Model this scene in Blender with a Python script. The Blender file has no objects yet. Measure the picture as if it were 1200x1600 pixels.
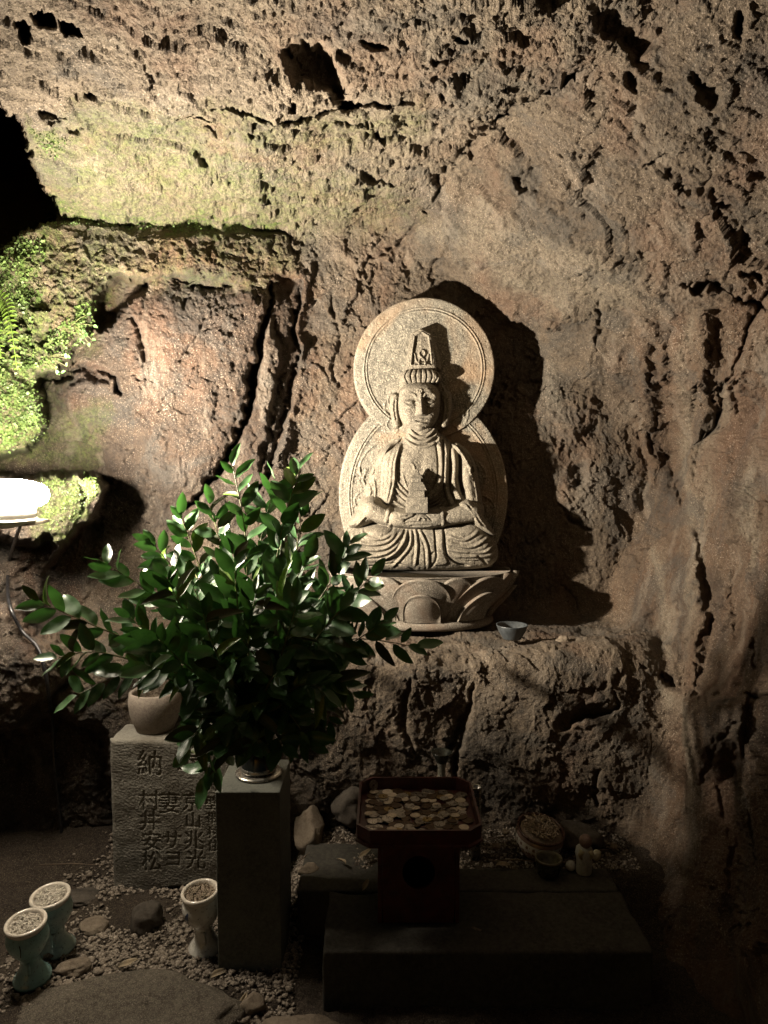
import bpy, bmesh, math, random
import numpy as np
from mathutils import Vector, Matrix
random.seed(7)
rng = np.random.default_rng(7)
S = bpy.context.scene
COL = S.collection
R = math.radians

# ------------------------------------------------------------------ camera, light, exposure
F_PX, PITCH, CAMZ = 1150.0, R(4.0), 1.5
cam_d = bpy.data.cameras.new('camera')
cam_d.sensor_fit = 'VERTICAL'; cam_d.sensor_height = 36.0; cam_d.sensor_width = 27.0
cam_d.lens = 36.0 * F_PX / 1600.0
cam_d.clip_start = 0.05; cam_d.clip_end = 200
cam = bpy.data.objects.new('camera', cam_d); COL.objects.link(cam)
cam.location = (0, 0, CAMZ); cam.rotation_euler = (R(90) - PITCH, 0, 0)
S.camera = cam

W = bpy.data.worlds.new('World'); S.world = W; W.use_nodes = True
wn = W.node_tree.nodes; wl = W.node_tree.links
sky = wn.new('ShaderNodeTexSky'); sky.sky_type = 'NISHITA'; sky.sun_disc = False
sky.sun_elevation = R(4); sky.sun_rotation = R(200)
wn['Background'].inputs[1].default_value = 0.0095      # night outside the cave mouth
wl.new(sky.outputs[0], wn['Background'].inputs[0])

S.view_settings.view_transform = 'Standard'; S.view_settings.look = 'None'
S.view_settings.exposure = 0.0; S.view_settings.gamma = 1.0; S.view_settings.use_curve_mapping = False
S.cycles.use_denoising = True
S.cycles.max_bounces = 6; S.cycles.diffuse_bounces = 1
S.cycles.sample_clamp_indirect = 4.0
LAMP_STRENGTH = 240.0; BEAM_W = 515.0
LAMP_COLOR = (1.0, 0.865, 0.70)

cth, sth = math.cos(PITCH), math.sin(PITCH)
def raydir(px, py):
    u = (800.0 - py) / F_PX
    return ((px - 600.0) / F_PX, cth + u * sth, -sth + u * cth)
def P(px, py, Y):
    d = raydir(px, py); t = Y / d[1]
    return Vector((d[0] * t, Y, CAMZ + d[2] * t))
def PG(px, py, z):
    d = raydir(px, py); t = (z - CAMZ) / d[2]
    return Vector((d[0] * t, d[1] * t, z))

# ------------------------------------------------------------------ numpy noise
_perm = rng.permutation(256).astype(np.int32); _perm = np.concatenate([_perm, _perm, _perm])
_g = rng.normal(size=(256, 3)).astype(np.float32); _g /= np.linalg.norm(_g, axis=1)[:, None]
def perlin(x, y, z):
    x = np.asarray(x, np.float32); y = np.asarray(y, np.float32); z = np.asarray(z, np.float32)
    xf = np.floor(x); yf = np.floor(y); zf = np.floor(z)
    xi = xf.astype(np.int32) & 255; yi = yf.astype(np.int32) & 255; zi = zf.astype(np.int32) & 255
    x = x - xf; y = y - yf; z = z - zf
    u = x*x*x*(x*(x*6-15)+10); v = y*y*y*(y*(y*6-15)+10); w = z*z*z*(z*(z*6-15)+10)
    out = 0
    for i in (0, 1):
        a = _perm[xi + i]
        wx = u if i else 1 - u
        for j in (0, 1):
            b = _perm[a + yi + j]
            wy = wx * (v if j else 1 - v)
            for k in (0, 1):
                h = _perm[b + zi + k] & 255
                g = _g[h]
                d = g[..., 0]*(x-i) + g[..., 1]*(y-j) + g[..., 2]*(z-k)
                out = out + d * wy * (w if k else 1 - w)
    return out * 1.5
def fbm(x, y, z, octv=3, gain=0.5):
    o = 0; a = 1.0
    for k in range(octv):
        o = o + a * perlin(x + 17.3*k, y - 9.1*k, z + 4.7*k); a *= gain; x = x*2.03; y = y*2.03; z = z*2.03
    return o
def _h3(ix, iy, iz, s):
    return _perm[(_perm[(_perm[(ix+s) & 255] + iy) & 511] + iz) & 511]
def facet(x, y, z, jit=0.9):
    """cellular facets: every cell is a small tilted plane, so the rock breaks into chips"""
    x = np.asarray(x, np.float32); y = np.asarray(y, np.float32); z = np.asarray(z, np.float32)
    bx = np.floor(x-.5).astype(np.int32); by = np.floor(y-.5).astype(np.int32); bz = np.floor(z-.5).astype(np.int32)
    best = np.full(x.shape, 9e9, np.float32); out = np.zeros(x.shape, np.float32)
    for i in (0, 1):
        for j in (0, 1):
            for k in (0, 1):
                cx, cy, cz = bx+i, by+j, bz+k
                a = _h3(cx & 255, cy & 255, cz & 255, 0); b2 = _perm[a+91]; c2 = _perm[a+173]; g = _g[_perm[a+37] & 255]
                fx_ = x-(cx+.5+jit*(a/255.-.5)); fy_ = y-(cy+.5+jit*(b2/255.-.5)); fz_ = z-(cz+.5+jit*(c2/255.-.5))
                d = fx_*fx_+fy_*fy_+fz_*fz_; m = d < best
                best = np.where(m, d, best); out = np.where(m, fx_*g[..., 0]+fy_*g[..., 1]+fz_*g[..., 2]+.35*(c2/255.-.5), out)
    return out
def sstep(a, b, x):
    t = np.clip((x - a) / (b - a), 0, 1); return t*t*(3-2*t)

def segdist(U, V, pts, closed=False):
    """distance to a polyline, and the fraction along it"""
    d = np.full(U.shape, 1e9, np.float32); f = np.zeros(U.shape, np.float32)
    n = len(pts) if closed else len(pts) - 1
    for i in range(n):
        ax, ay = pts[i][:2]; bx, by = pts[(i+1) % len(pts)][:2]
        dx, dy = bx-ax, by-ay; L = dx*dx+dy*dy+1e-9
        t = np.clip(((U-ax)*dx+(V-ay)*dy)/L, 0, 1)
        q = np.hypot(U-ax-t*dx, V-ay-t*dy)
        m = q < d
        d = np.where(m, q, d); f = np.where(m, (i+t)/n, f)
    return d, f
def inside(U, V, pts):
    c = np.zeros(U.shape, bool); n = len(pts)
    for i in range(n):
        ax, ay = pts[i]; bx, by = pts[(i+1) % n]
        if ay == by: continue
        c ^= ((ay > V) != (by > V)) & (U < (bx-ax)*(V-ay)/(by-ay)+ax)
    return c
def spline(pts, closed=False, k=6):
    out = []; n = len(pts)
    rngi = range(n) if closed else range(n-1)
    def g(i): return pts[i % n] if closed else pts[max(0, min(n-1, i))]
    for i in rngi:
        p0, p1, p2, p3 = g(i-1), g(i), g(i+1), g(i+2)
        for s in range(k):
            t = s/k
            out.append(tuple(0.5*((2*b)+(c-a)*t+(2*a-5*b+4*c-d)*t*t+(3*b-a-3*c+d)*t**3) for a, b, c, d in zip(p0, p1, p2, p3)))
    if not closed: out.append(tuple(pts[-1]))
    return out

# ------------------------------------------------------------------ object helpers
def tag(o, label=None, cat=None, group=None, kind=None):
    if label: o['label'] = label
    if cat: o['category'] = cat
    if group: o['group'] = group
    if kind: o['kind'] = kind
    return o
def empty(name, loc=(0, 0, 0), label=None, cat=None, group=None):
    o = bpy.data.objects.new(name, None); COL.objects.link(o); o.location = loc; o.empty_display_size = 0.05
    return tag(o, label, cat, group)
def link(name, me, mat=None, parent=None, smooth=True):
    if mat is not None and len(me.materials) == 0: me.materials.append(mat)
    if smooth: me.shade_smooth()
    o = bpy.data.objects.new(name, me); COL.objects.link(o)
    if parent is not None:
        o.parent = parent
        o.matrix_parent_inverse = Matrix.Translation(-Vector(parent.location))
    return o
def mesh_np(name, verts, faces):
    me = bpy.data.meshes.new(name)
    verts = np.asarray(verts, np.float32).reshape(-1, 3); faces = np.asarray(faces, np.int32)
    k = faces.shape[1]
    me.vertices.add(len(verts)); me.vertices.foreach_set('co', verts.ravel())
    me.loops.add(faces.size); me.loops.foreach_set('vertex_index', faces.ravel())
    me.polygons.add(len(faces)); me.polygons.foreach_set('loop_start', np.arange(0, faces.size, k, dtype=np.int32))
    me.update(calc_edges=True); return me
def from_bm(name, bm):
    me = bpy.data.meshes.new(name); bmesh.ops.recalc_face_normals(bm, faces=bm.faces[:]); bm.to_mesh(me); bm.free(); return me
def bm_box(bm, lo, hi, bev=0.0, seg=2, jit=0.0):
    r = bmesh.ops.create_cube(bm, size=1.0)
    vs = r['verts']
    for v in vs:
        v.co = Vector([lo[i] + (v.co[i]+0.5)*(hi[i]-lo[i]) + random.uniform(-jit, jit) for i in range(3)])
    if bev > 0:
        es = list({e for v in vs for e in v.link_edges})
        bmesh.ops.bevel(bm, geom=es, offset=bev, segments=seg, affect='EDGES', profile=0.6)
def box(name, lo, hi, mat, parent=None, bev=0.004, smooth=False):
    bm = bmesh.new(); bm_box(bm, lo, hi, bev); return link(name, from_bm(name, bm), mat, parent, smooth)
def lathe_np(profile, n=40, wob=0.0):
    """profile: list of (r, z)"""
    a = np.linspace(0, 2*np.pi, n, endpoint=False)
    v = []
    for r, z in profile:
        rr = r*(1+wob*np.sin(3*a+z*20))
        v.append(np.stack([rr*np.cos(a), rr*np.sin(a), np.full(n, z)], 1))
    v = np.concatenate(v)
    f = []
    for i in range(len(profile)-1):
        for j in range(n):
            k = (j+1) % n
            f.append((i*n+j, i*n+k, (i+1)*n+k, (i+1)*n+j))
    return v, f
def lathe(name, profile, mat, parent=None, n=40, loc=(0, 0, 0), rot=(0, 0, 0), wob=0.0):
    v, f = lathe_np(profile, n, wob)
    M = Matrix.Translation(loc) @ Matrix.Rotation(rot[2], 4, 'Z') @ Matrix.Rotation(rot[1], 4, 'Y') @ Matrix.Rotation(rot[0], 4, 'X')
    v = [tuple(M @ Vector(p)) for p in v]
    me = bpy.data.meshes.new(name); me.from_pydata(v, [], f); me.update()
    return link(name, me, mat, parent)
def tube_np(pts, rad, n=8):
    pts = [Vector(p) for p in pts]; v = []; f = []
    up = Vector((0.123, 0.31, 0.94))
    for i, p in enumerate(pts):
        d = (pts[min(i+1, len(pts)-1)] - pts[max(i-1, 0)])
        if d.length < 1e-9: d = Vector((0, 0, 1))
        d.normalize()
        a = d.cross(up)
        if a.length < 1e-3: a = d.cross(Vector((1, 0, 0)))
        a.normalize(); b = d.cross(a)
        r = rad[i] if isinstance(rad, (list, tuple)) else rad
        for k in range(n):
            t = 2*math.pi*k/n; v.append(p + a*math.cos(t)*r + b*math.sin(t)*r)
    for i in range(len(pts)-1):
        for k in range(n):
            q = (k+1) % n; f.append((i*n+k, i*n+q, (i+1)*n+q, (i+1)*n+k))
    return v, f
def tube(name, pts, rad, mat, parent=None, n=8):
    v, f = tube_np(pts, rad, n)
    f = f + [tuple(range(n))[::-1], tuple(range(len(v)-n, len(v)))]
    me = bpy.data.meshes.new(name); me.from_pydata([tuple(p) for p in v], [], f); me.update()
    return link(name, me, mat, parent)
def rock_mesh(name, dims, seed, sub=4, rough=0.28, flat=0.0):
    bm = bmesh.new(); bmesh.ops.create_icosphere(bm, subdivisions=sub, radius=1.0)
    co = np.array([v.co[:] for v in bm.verts])
    q = co*1.1 + seed*3.7
    d = 1 + rough*fbm(q[:, 0], q[:, 1], q[:, 2], 2) - 0.5*rough*np.abs(perlin(q[:, 0]*2.3, q[:, 1]*2.3, q[:, 2]*2.3))
    d += 0.05*perlin(co[:, 0]*7+seed, co[:, 1]*7, co[:, 2]*7)
    co = co*d[:, None]
    r2 = np.random.default_rng(int(seed*10)+3)
    for _ in range(7):                      # chip flat facets
        n = r2.normal(size=3); n /= np.linalg.norm(n); h = r2.uniform(0.62, 0.85)
        dd = co @ n - h; co -= np.outer(np.clip(dd, 0, None)*0.85, n)
    co[:, 2] = np.where(co[:, 2] > 1-flat, 1-flat+(co[:, 2]-(1-flat))*0.15, co[:, 2])
    co *= np.array(dims)
    for v, c in zip(bm.verts, co): v.co = c
    return from_bm(name, bm)

# ------------------------------------------------------------------ materials
def mat_new(name):
    m = bpy.data.materials.new(name); m.use_nodes = True
    nt = m.node_tree; b = nt.nodes['Principled BSDF']; return m, nt, nt.nodes, nt.links, b
def N(nt, typ, **kw):
    n = nt.nodes.new(typ)
    for k, v in kw.items(): setattr(n, k, v)
    return n
def noise_fac(nt, scale, detail=4, rough=0.55, lo=0.4, hi=0.6, coord=None, sc3=None, dist=0.0):
    n = N(nt, 'ShaderNodeTexNoise'); n.inputs['Scale'].default_value = scale; n.inputs['Detail'].default_value = detail
    n.inputs['Roughness'].default_value = rough; n.inputs['Distortion'].default_value = dist
    if coord is not None:
        if sc3:
            mp = N(nt, 'ShaderNodeMapping'); mp.inputs['Scale'].default_value = sc3
            nt.links.new(coord, mp.inputs[0]); nt.links.new(mp.outputs[0], n.inputs[0])
        else: nt.links.new(coord, n.inputs[0])
    r = N(nt, 'ShaderNodeMapRange'); r.inputs[1].default_value = lo; r.inputs[2].default_value = hi
    nt.links.new(n.outputs[0], r.inputs[0]); return r.outputs[0], n.outputs[0]
def mix(nt, fac, a, b, mode='MIX'):
    m = N(nt, 'ShaderNodeMix', data_type='RGBA', blend_type=mode)
    for s, v in ((m.inputs[6], a), (m.inputs[7], b)):
        if isinstance(v, tuple): s.default_value = (*v, 1)
        else: nt.links.new(v, s)
    if isinstance(fac, (int, float)): m.inputs[0].default_value = fac
    else: nt.links.new(fac, m.inputs[0])
    return m.outputs[2]
def mathn(nt, op, a, b=0.0):
    m = N(nt, 'ShaderNodeMath', operation=op)
    for i, v in enumerate((a, b)):
        if isinstance(v, (int, float)): m.inputs[i].default_value = v
        else: nt.links.new(v, m.inputs[i])
    return m.outputs[0]
def bump(nt, b, h, strength=0.5, dist=0.004, prev=None):
    n = N(nt, 'ShaderNodeBump'); n.inputs['Strength'].default_value = strength; n.inputs['Distance'].default_value = dist
    nt.links.new(h, n.inputs['Height'])
    if prev is not None: nt.links.new(prev, n.inputs['Normal'])
    nt.links.new(n.outputs[0], b.inputs['Normal']); return n.outputs[0]
def obj_coord(nt):
    return N(nt, 'ShaderNodeTexCoord').outputs['Object']
def stone_mat(name, dark, mid, light, scale=60, bs=0.5, bd=0.003, rough=0.9, speck=None, stain=None, spec=0.25):
    m, nt, ns, lk, b = mat_new(name); c = obj_coord(nt)
    f1, r1 = noise_fac(nt, scale*0.08, 5, 0.6, 0.38, 0.62, c)
    f2, r2 = noise_fac(nt, scale, 5, 0.7, 0.35, 0.65, c)
    f3, r3 = noise_fac(nt, scale*4, 3, 0.7, 0.52, 0.68, c)
    col = mix(nt, f1, dark, mid); col = mix(nt, mathn(nt, 'MULTIPLY', f2, 0.65), col, light)
    if speck: col = mix(nt, mathn(nt, 'MULTIPLY', f3, 0.7), col, speck)
    f6, _ = noise_fac(nt, scale*3.1, 3, 0.8, 0.30, 0.44, c); col = mix(nt, mathn(nt, 'MULTIPLY', mathn(nt, 'SUBTRACT', 1.0, f6), 0.75), col, tuple(x*.45 for x in dark))
    if stain:
        f4, _ = noise_fac(nt, scale*0.05, 3, 0.6, 0.52, 0.66, c, dist=0.6); col = mix(nt, mathn(nt, 'MULTIPLY', f4, 0.6), col, stain)
    lk.new(col, b.inputs['Base Color']); b.inputs['Roughness'].default_value = rough
    b.inputs['Specular IOR Level'].default_value = spec
    h = mathn(nt, 'ADD', r2, mathn(nt, 'MULTIPLY', r3, 0.6)); bump(nt, b, h, bs, bd)
    return m
def plain_mat(name, col, rough=0.5, metal=0.0, var=0.25, scale=30, dark=None, spec=0.5, bd=0.0006, coat=0.0):
    m, nt, ns, lk, b = mat_new(name); c = obj_coord(nt)
    f, r = noise_fac(nt, scale, 5, 0.65, 0.35, 0.7, c)
    dk = dark or tuple(x*(1-var*2) for x in col)
    lk.new(mix(nt, f, dk, col), b.inputs['Base Color'])
    rr = N(nt, 'ShaderNodeMapRange'); rr.inputs[3].default_value = max(0, rough-0.1); rr.inputs[4].default_value = min(1, rough+0.15)
    lk.new(f, rr.inputs[0]); lk.new(rr.outputs[0], b.inputs['Roughness'])
    b.inputs['Metallic'].default_value = metal; b.inputs['Specular IOR Level'].default_value = spec
    b.inputs['Coat Weight'].default_value = coat
    bump(nt, b, r, 0.5, bd); return m
# ------------------------------------------------------------------ the cave: a ray-marched rock surface with sculpted relief
LEDGE_Z = 0.815
def yback(x):
    left = 3.16 + 0.10*x
    a = sstep(-0.47, -0.30, x)
    r = 3.185 - 0.03*sstep(0.6, 1.1, x)
    return left*(1-a) + r*a
_P1 = P(640, 385, 3.2); _P2 = P(1010, 70, 1.95); _P3 = P(1185, 500, 2.35)
_nv = (_P2-_P1).cross(_P3-_P1).normalized()
if _nv.dot(Vector((0, 2, 1.2)) - _P1) < 0: _nv = -_nv
_C1 = P(100, 352, 2.92); _C2 = P(470, 365, 3.2); _C3 = P(450, 0, 1.72)
_nc = (_C2-_C1).cross(_C3-_C1).normalized()
if _nc.dot(Vector((0, 2, 1.2)) - _C1) < 0: _nc = -_nc
_wr = Vector((-1, -0.16, 0.30)).normalized()
_PR = P(1003, 800, 3.16)
def comps(x, y, z):
    ceil = (x-_C1.x)*_nc.x + (y-_C1.y)*_nc.y + (z-_C1.z)*_nc.z
    vault = (x-_P1.x)*_nv.x + (y-_P1.y)*_nv.y + (z-_P1.z)*_nv.z
    back = yback(x) - y
    right = (x-_PR.x)*_wr.x + (y-_PR.y)*_wr.y + (z-_PR.z)*_wr.z + 0.03*np.sin(z*5.0)
    # the ledge: a boulder with a rounded brim
    edge = 2.58 + 0.10*sstep(0.5, -0.3, z) - 0.05*sstep(0.35, 1.0, x) + 0.05*sstep(-0.3, -0.8, x)
    q1 = z - LEDGE_Z - 0.05*sstep(2.9, 3.3, y); q2 = edge - y
    rr = 0.10
    ledge = np.minimum(np.maximum(q1+rr, q2+rr), 0) + np.hypot(np.maximum(q1+rr, 0), np.maximum(q2+rr, 0)) - rr
    left = x + 1.75 + 0.0*y
    return [ceil, vault, back, right, ledge, left]
def smin(a, b, k):
    h = np.clip(0.5+0.5*(b-a)/k, 0, 1); return b*(1-h)+a*h-k*h*(1-h)
def field(x, y, z):
    c = comps(x, y, z)
    f = smin(c[0], c[1], 0.05); f = smin(f, c[2], 0.05); f = smin(f, c[3], 0.035); f = smin(f, c[4], 0.09); return smin(f, c[5], 0.15)

STEP = 1.5
xs = np.concatenate([np.arange(-520, 0, 14), np.arange(0, 1200, STEP), np.arange(1200, 1800, 14)])
ys = np.concatenate([np.arange(-1300, 0, 18), np.arange(0, 1500, STEP), np.arange(1500, 1900, 25)])
U, V = np.meshgrid(xs, ys); U = U.astype(np.float32); V = V.astype(np.float32)
u = (800-V)/F_PX
dx = (U-600)/F_PX; dy = cth+u*sth; dz = -sth+u*cth
t = np.full(U.shape, 0.4, np.float32)
for _ in range(34):
    f = field(dx*t, dy*t, CAMZ+dz*t)
    t = np.clip(t + 0.85*f/np.sqrt(dx*dx+dy*dy+dz*dz), 0.3, 9)
X0, Y0, Z0 = dx*t, dy*t, CAMZ+dz*t
C = comps(X0, Y0, Z0)
wts = [np.exp(-np.clip(c, 0, 5)/0.035) for c in C]; sw = sum(wts)+1e-9; wts = [w/sw for w in wts]
lab = np.argmin(np.stack(C), axis=0)
# normals of the smooth rock
def grad(fn, x, y, z, e=0.004):
    g = [fn(x+e, y, z)-fn(x-e, y, z), fn(x, y+e, z)-fn(x, y-e, z), fn(x, y, z+e)-fn(x, y, z-e)]
    l = np.sqrt(g[0]**2+g[1]**2+g[2]**2)+1e-9; return [a/l for a in g]
NX, NY, NZ = grad(field, X0, Y0, Z0)

# warped sheet coordinates make every traced edge ragged
w1 = fbm(X0*7, Y0*7, Z0*7, 4, 0.6); w2 = fbm(X0*7+31, Y0*7, Z0*7+5, 4, 0.6)
w3 = perlin(X0*45, Y0*45, Z0*45); w4 = perlin(X0*45+9, Y0*45, Z0*45+4)
UW = U + 9*w1 + 4*w3; VW = V + 9*w2 + 4*w4
def mask(pts, feather, warp=1.0, closed_spline=True):
    pts = spline(pts, True, 4) if closed_spline else pts
    x0 = min(p[0] for p in pts)-feather-30; x1 = max(p[0] for p in pts)+feather+30
    y0 = min(p[1] for p in pts)-feather-30; y1 = max(p[1] for p in pts)+feather+30
    i0, i1 = np.searchsorted(ys, y0), np.searchsorted(ys, y1); j0, j1 = np.searchsorted(xs, x0), np.searchsorted(xs, x1)
    sl = (slice(i0, i1), slice(j0, j1))
    uu = U[sl]*(1-warp)+UW[sl]*warp; vv = V[sl]*(1-warp)+VW[sl]*warp
    d, _ = segdist(uu, vv, pts, True); s = np.where(inside(uu, vv, pts), d, -d)
    return sl, s
def layer(pts, depth, feather=6, dome=0.0, drim=40, lb=None, warp=1.0, xslope=0.0, yslope=0.0):
    """rock that stands at its own distance: depth = Y of the sheet"""
    sl, s = mask(pts, feather, warp)
    m = sstep(-feather, feather, s)
    cx = sum(p[0] for p in pts)/len(pts); cy = sum(p[1] for p in pts)/len(pts)
    Yt = depth + xslope*(U[sl]-cx)/100 + yslope*(V[sl]-cy)/100
    Yt = Yt + dome*(1-np.sqrt(np.clip(1-(1-np.clip(s/drim, 0, 1))**2, 0, 1)))
    tt = Yt/dy[sl]
    t[sl] = t[sl]*(1-m)+tt*m
    if lb is not None: lab[sl] = np.where(s > 0, lb, lab[sl])
    return sl, s
def dent(pts, depth, feather=8, warp=1.0):
    sl, s = mask(pts, feather, warp); t[sl] += depth*sstep(-feather*0.3, feather, s)
def crack(pts, width, depth, side=0.0):
    """ragged crack; side > 0 pushes the rock on its left back as a step"""
    x0 = min(p[0] for p in pts)-60; x1 = max(p[0] for p in pts)+60; y0 = min(p[1] for p in pts)-60; y1 = max(p[1] for p in pts)+60
    i0, i1 = np.searchsorted(ys, y0), np.searchsorted(ys, y1); j0, j1 = np.searchsorted(xs, x0), np.searchsorted(xs, x1)
    sl = (slice(i0, i1), slice(j0, j1))
    q = spline(pts, False, 5)
    d, f = segdist(UW[sl], VW[sl], q)
    wv = 0.72*width*(0.25+0.75*np.sin(np.clip(f, 0.02, 0.98)*np.pi))*(0.8+0.7*w1[sl]+.5*w3[sl])
    t[sl] += depth*np.exp(-(d/np.maximum(wv, 0.8))**2)
    if side: t[sl] += side*np.exp(-(d/45)**2)*(U[sl] < np.interp(V[sl], *zip(*sorted([(p[1], p[0]) for p in q]))))

# --- big forms
layer([(-520, 362), (-100, 360), (90, 348), (430, 352), (440, 440), (330, 438), (190, 436), (162, 465), (140, 530), (100, 572), (58, 592), (66, 620), (78, 655), (60, 682), (20, 704), (-120, 720), (-520, 730)], 2.70, 5, dome=0.05, drim=30, lb=5, xslope=0.105, yslope=-0.01)
# beyond x=430 the band sinks back into the wall
layer([(120, 570), (200, 470), (330, 452), (425, 470), (410, 560), (380, 660), (345, 735), (260, 790), (170, 760), (120, 680), (75, 620)], 3.02, 26, dome=0.06, drim=60, lb=2, xslope=0.02)
dent([(150, 462), (190, 440), (240, 440), (215, 470), (185, 505), (160, 520), (148, 500)], 0.16, 7)
crack([(62, 598), (110, 588), (150, 575), (180, 592), (188, 622)], 6, 0.10)
crack([(115, 600), (150, 586), (172, 600)], 8, 0.06)
layer([(-60, 745), (30, 748), (95, 742), (128, 738), (163, 766), (155, 800), (118, 832), (88, 856), (60, 885), (-60, 890)], 2.60, 5, dome=0.10, drim=42, lb=6)
crack([(118, 748), (134, 775), (128, 800), (112, 828)], 3, 0.05)
layer([(-60, 850), (40, 850), (78, 840), (70, 900), (60, 960), (30, 1010), (-60, 1010)], 2.86, 8, dome=0.10, drim=40, lb=6, yslope=-0.05)
layer([(-520, 960), (-60, 945), (30, 935), (48, 985), (80, 1000), (118, 1030), (100, 1078), (52, 1110), (18, 1145), (-80, 1190), (-520, 1300)], 2.50, 7, dome=0.12, drim=70, lb=6, yslope=-0.02)
layer([(86, 1095), (150, 1040), (178, 1050), (150, 1100), (110, 1120)], 2.62, 8, dome=0.08, drim=30, lb=6)
layer([(-520, 150), (-80, 150), (2, 168), (30, 205), (50, 250), (66, 300), (92, 335), (60, 352), (20, 372), (-6, 400), (-80, 400), (-520, 420)], 7.5, 4, lb=5)
layer([(-520, 1150), (0, 1140), (60, 1132), (120, 1120), (165, 1150), (174, 1250), (178, 1350), (60, 1365), (-520, 1370)], 2.72, 7, dome=0.08, drim=40, lb=6)
# --- brown rock cracks and the slot beside it
crack([(424, 440), (420, 500), (404, 560), (392, 620), (372, 680), (338, 742), (300, 790)], 7, 0.16)
crack([(466, 440), (462, 520), (456, 600), (440, 680), (408, 760)], 9, 0.10)
dent([(428, 442), (466, 440), (460, 560), (452, 640), (430, 700), (405, 740), (418, 660), (430, 560)], 0.055, 7)
crack([(344, 458), (322, 505), (300, 545), (276, 572)], 2.2, 0.05)
crack([(214, 500), (222, 520), (228, 548), (230, 575)], 6, 0.06)
crack([(180, 742), (200, 716), (212, 700)], 2, 0.04)
crack([(290, 480), (300, 450), (330, 452), (366, 440)], 4, 0.07)
crack([(520, 455), (530, 520), (520, 580), (540, 610)], 4, 0.04)
# --- ceiling hollows and ledges
dent([(442, 92), (480, 82), (518, 92), (545, 118), (548, 150), (528, 146), (505, 128), (470, 112)], 0.13, 14)
dent([(530, 150), (560, 148), (562, 172), (540, 176)], 0.12, 6)
dent([(24, 42), (48, 46), (50, 72), (32, 68)], 0.14, 6); dent([(52, 30), (84, 26), (90, 52), (66, 56)], 0.16, 6); dent([(98, 34), (128, 42), (130, 66), (108, 62)], 0.14, 6)
crack([(330, 166), (400, 172), (470, 182), (540, 165), (600, 160), (650, 165)], 6, 0.07)
crack([(520, 205), (560, 202), (600, 228), (640, 200)], 6, 0.07)
crack([(60, 178), (110, 184)], 5, 0.06); crack([(250, 190), (300, 180), (330, 190)], 5, 0.05); crack([(300, 250), (325, 262)], 6, 0.06)
crack([(560, 75), (600, 80)], 6, 0.06); crack([(225, 95), (240, 122)], 5, 0.08); crack([(560, 268), (620, 285)], 8, 0.06)
# --- the crease between ceiling and vault, with broken pockets
crack([(560, 430), (610, 385), (665, 330), (690, 270), (740, 225), (790, 190), (830, 150), (880, 120), (930, 90)], 5, 0.06)
for q, dd in (([(730, 225), (750, 215), (742, 250), (728, 250)], .07), ([(772, 190), (800, 178), (790, 205), (775, 210)], .08), ([(925, 12), (960, 8), (980, 30), (1030, 55), (1010, 84), (985, 72), (960, 50), (930, 40)], .10),
              ([(990, 100), (1010, 105), (1008, 135), (996, 130)], .10), ([(1088, 100), (1110, 110), (1128, 140), (1118, 162), (1096, 140)], .08), ([(1155, 20), (1172, 18), (1170, 60), (1158, 58)], .12),
              ([(800, 270), (840, 268), (848, 300), (815, 302)], .09), ([(1045, 252), (1058, 252), (1058, 266), (1046, 266)], .08), ([(1000, 390), (1010, 390), (1008, 410), (999, 405)], .08),
              ([(1070, 272), (1118, 276), (1120, 288), (1075, 288)], .09), ([(1122, 290), (1142, 308), (1150, 325), (1130, 320)], .08), ([(1158, 350), (1172, 352), (1166, 392), (1154, 380)], .08)):
    dent(q, dd*.45, 9)
for k in range(16):   # streaky scars on the vault
    cx = rng.uniform(690, 1180); cy = rng.uniform(40, 430)
    if cy < 380-(cx-640)*0.85: continue
    L = rng.uniform(14, 48); crack([(cx, cy), (cx+L*0.5, cy+L*0.25+rng.uniform(-3, 3)), (cx+L, cy+L*0.62)], rng.uniform(2, 4), rng.uniform(.01, .025))
for k in range(22):   # pits in the ceiling
    cx = rng.uniform(60, 900); cy = rng.uniform(5, 330)
    if cy > 345-(cx-600)*0.8: continue
    L = rng.uniform(6, 26); crack([(cx, cy), (cx+L, cy+rng.uniform(-7, 7))], rng.uniform(3, 7), rng.uniform(.03, .07))
# --- right-hand wall: pillars of rock, creases and pockets
crack([(1100, 500), (1108, 560), (1112, 620), (1118, 665)], 4, 0.02)
crack([(1200, 462), (1170, 500), (1146, 570), (1130, 610), (1118, 660), (1112, 690)], 5, 0.09)
dent([(1062, 758), (1078, 752), (1076, 790), (1066, 798)], 0.05, 5)
crack([(1138, 820), (1152, 880), (1150, 940), (1160, 1010)], 4, 0.022)
crack([(1076, 840), (1080, 920), (1094, 980), (1090, 1050)], 3, 0.015)
crack([(1080, 980), (1092, 1030), (1110, 1060)], 4, 0.04)
crack([(1060, 450), (1110, 462), (1160, 480), (1205, 490)], 9, 0.07)
for q in ([(1085, 452), (1120, 462)], [(1130, 470), (1170, 480)], [(1150, 440), (1185, 455)]): crack(q, 7, 0.07)
crack([(1006, 560), (1000, 660), (1010, 760), (1004, 880), (1000, 980)], 8, 0.02)
crack([(940, 466), (932, 520), (928, 560)], 4, .03); dent([(980, 545), (1002, 550), (1000, 630), (978, 640), (960, 600)], 0.022, 10)
dent([(895, 725), (915, 722), (918, 755), (902, 760)], 0.04, 9); crack([(872, 790), (900, 812), (930, 830)], 5, .06)
crack([(845, 520), (858, 508), (880, 500)], 4, .05)
crack([(1040, 1060), (1100, 1082), (1180, 1092), (1290, 1100)], 9, 0.06)
layer([(1062, 1090), (1100, 1092), (1150, 1100), (1160, 1160), (1120, 1195), (1090, 1180), (1070, 1140)], 2.16, 30, dome=-0.04, lb=3, xslope=-0.45)
crack([(1180, 1110), (1140, 1160), (1112, 1215), (1100, 1250)], 5, 0.03)
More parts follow.
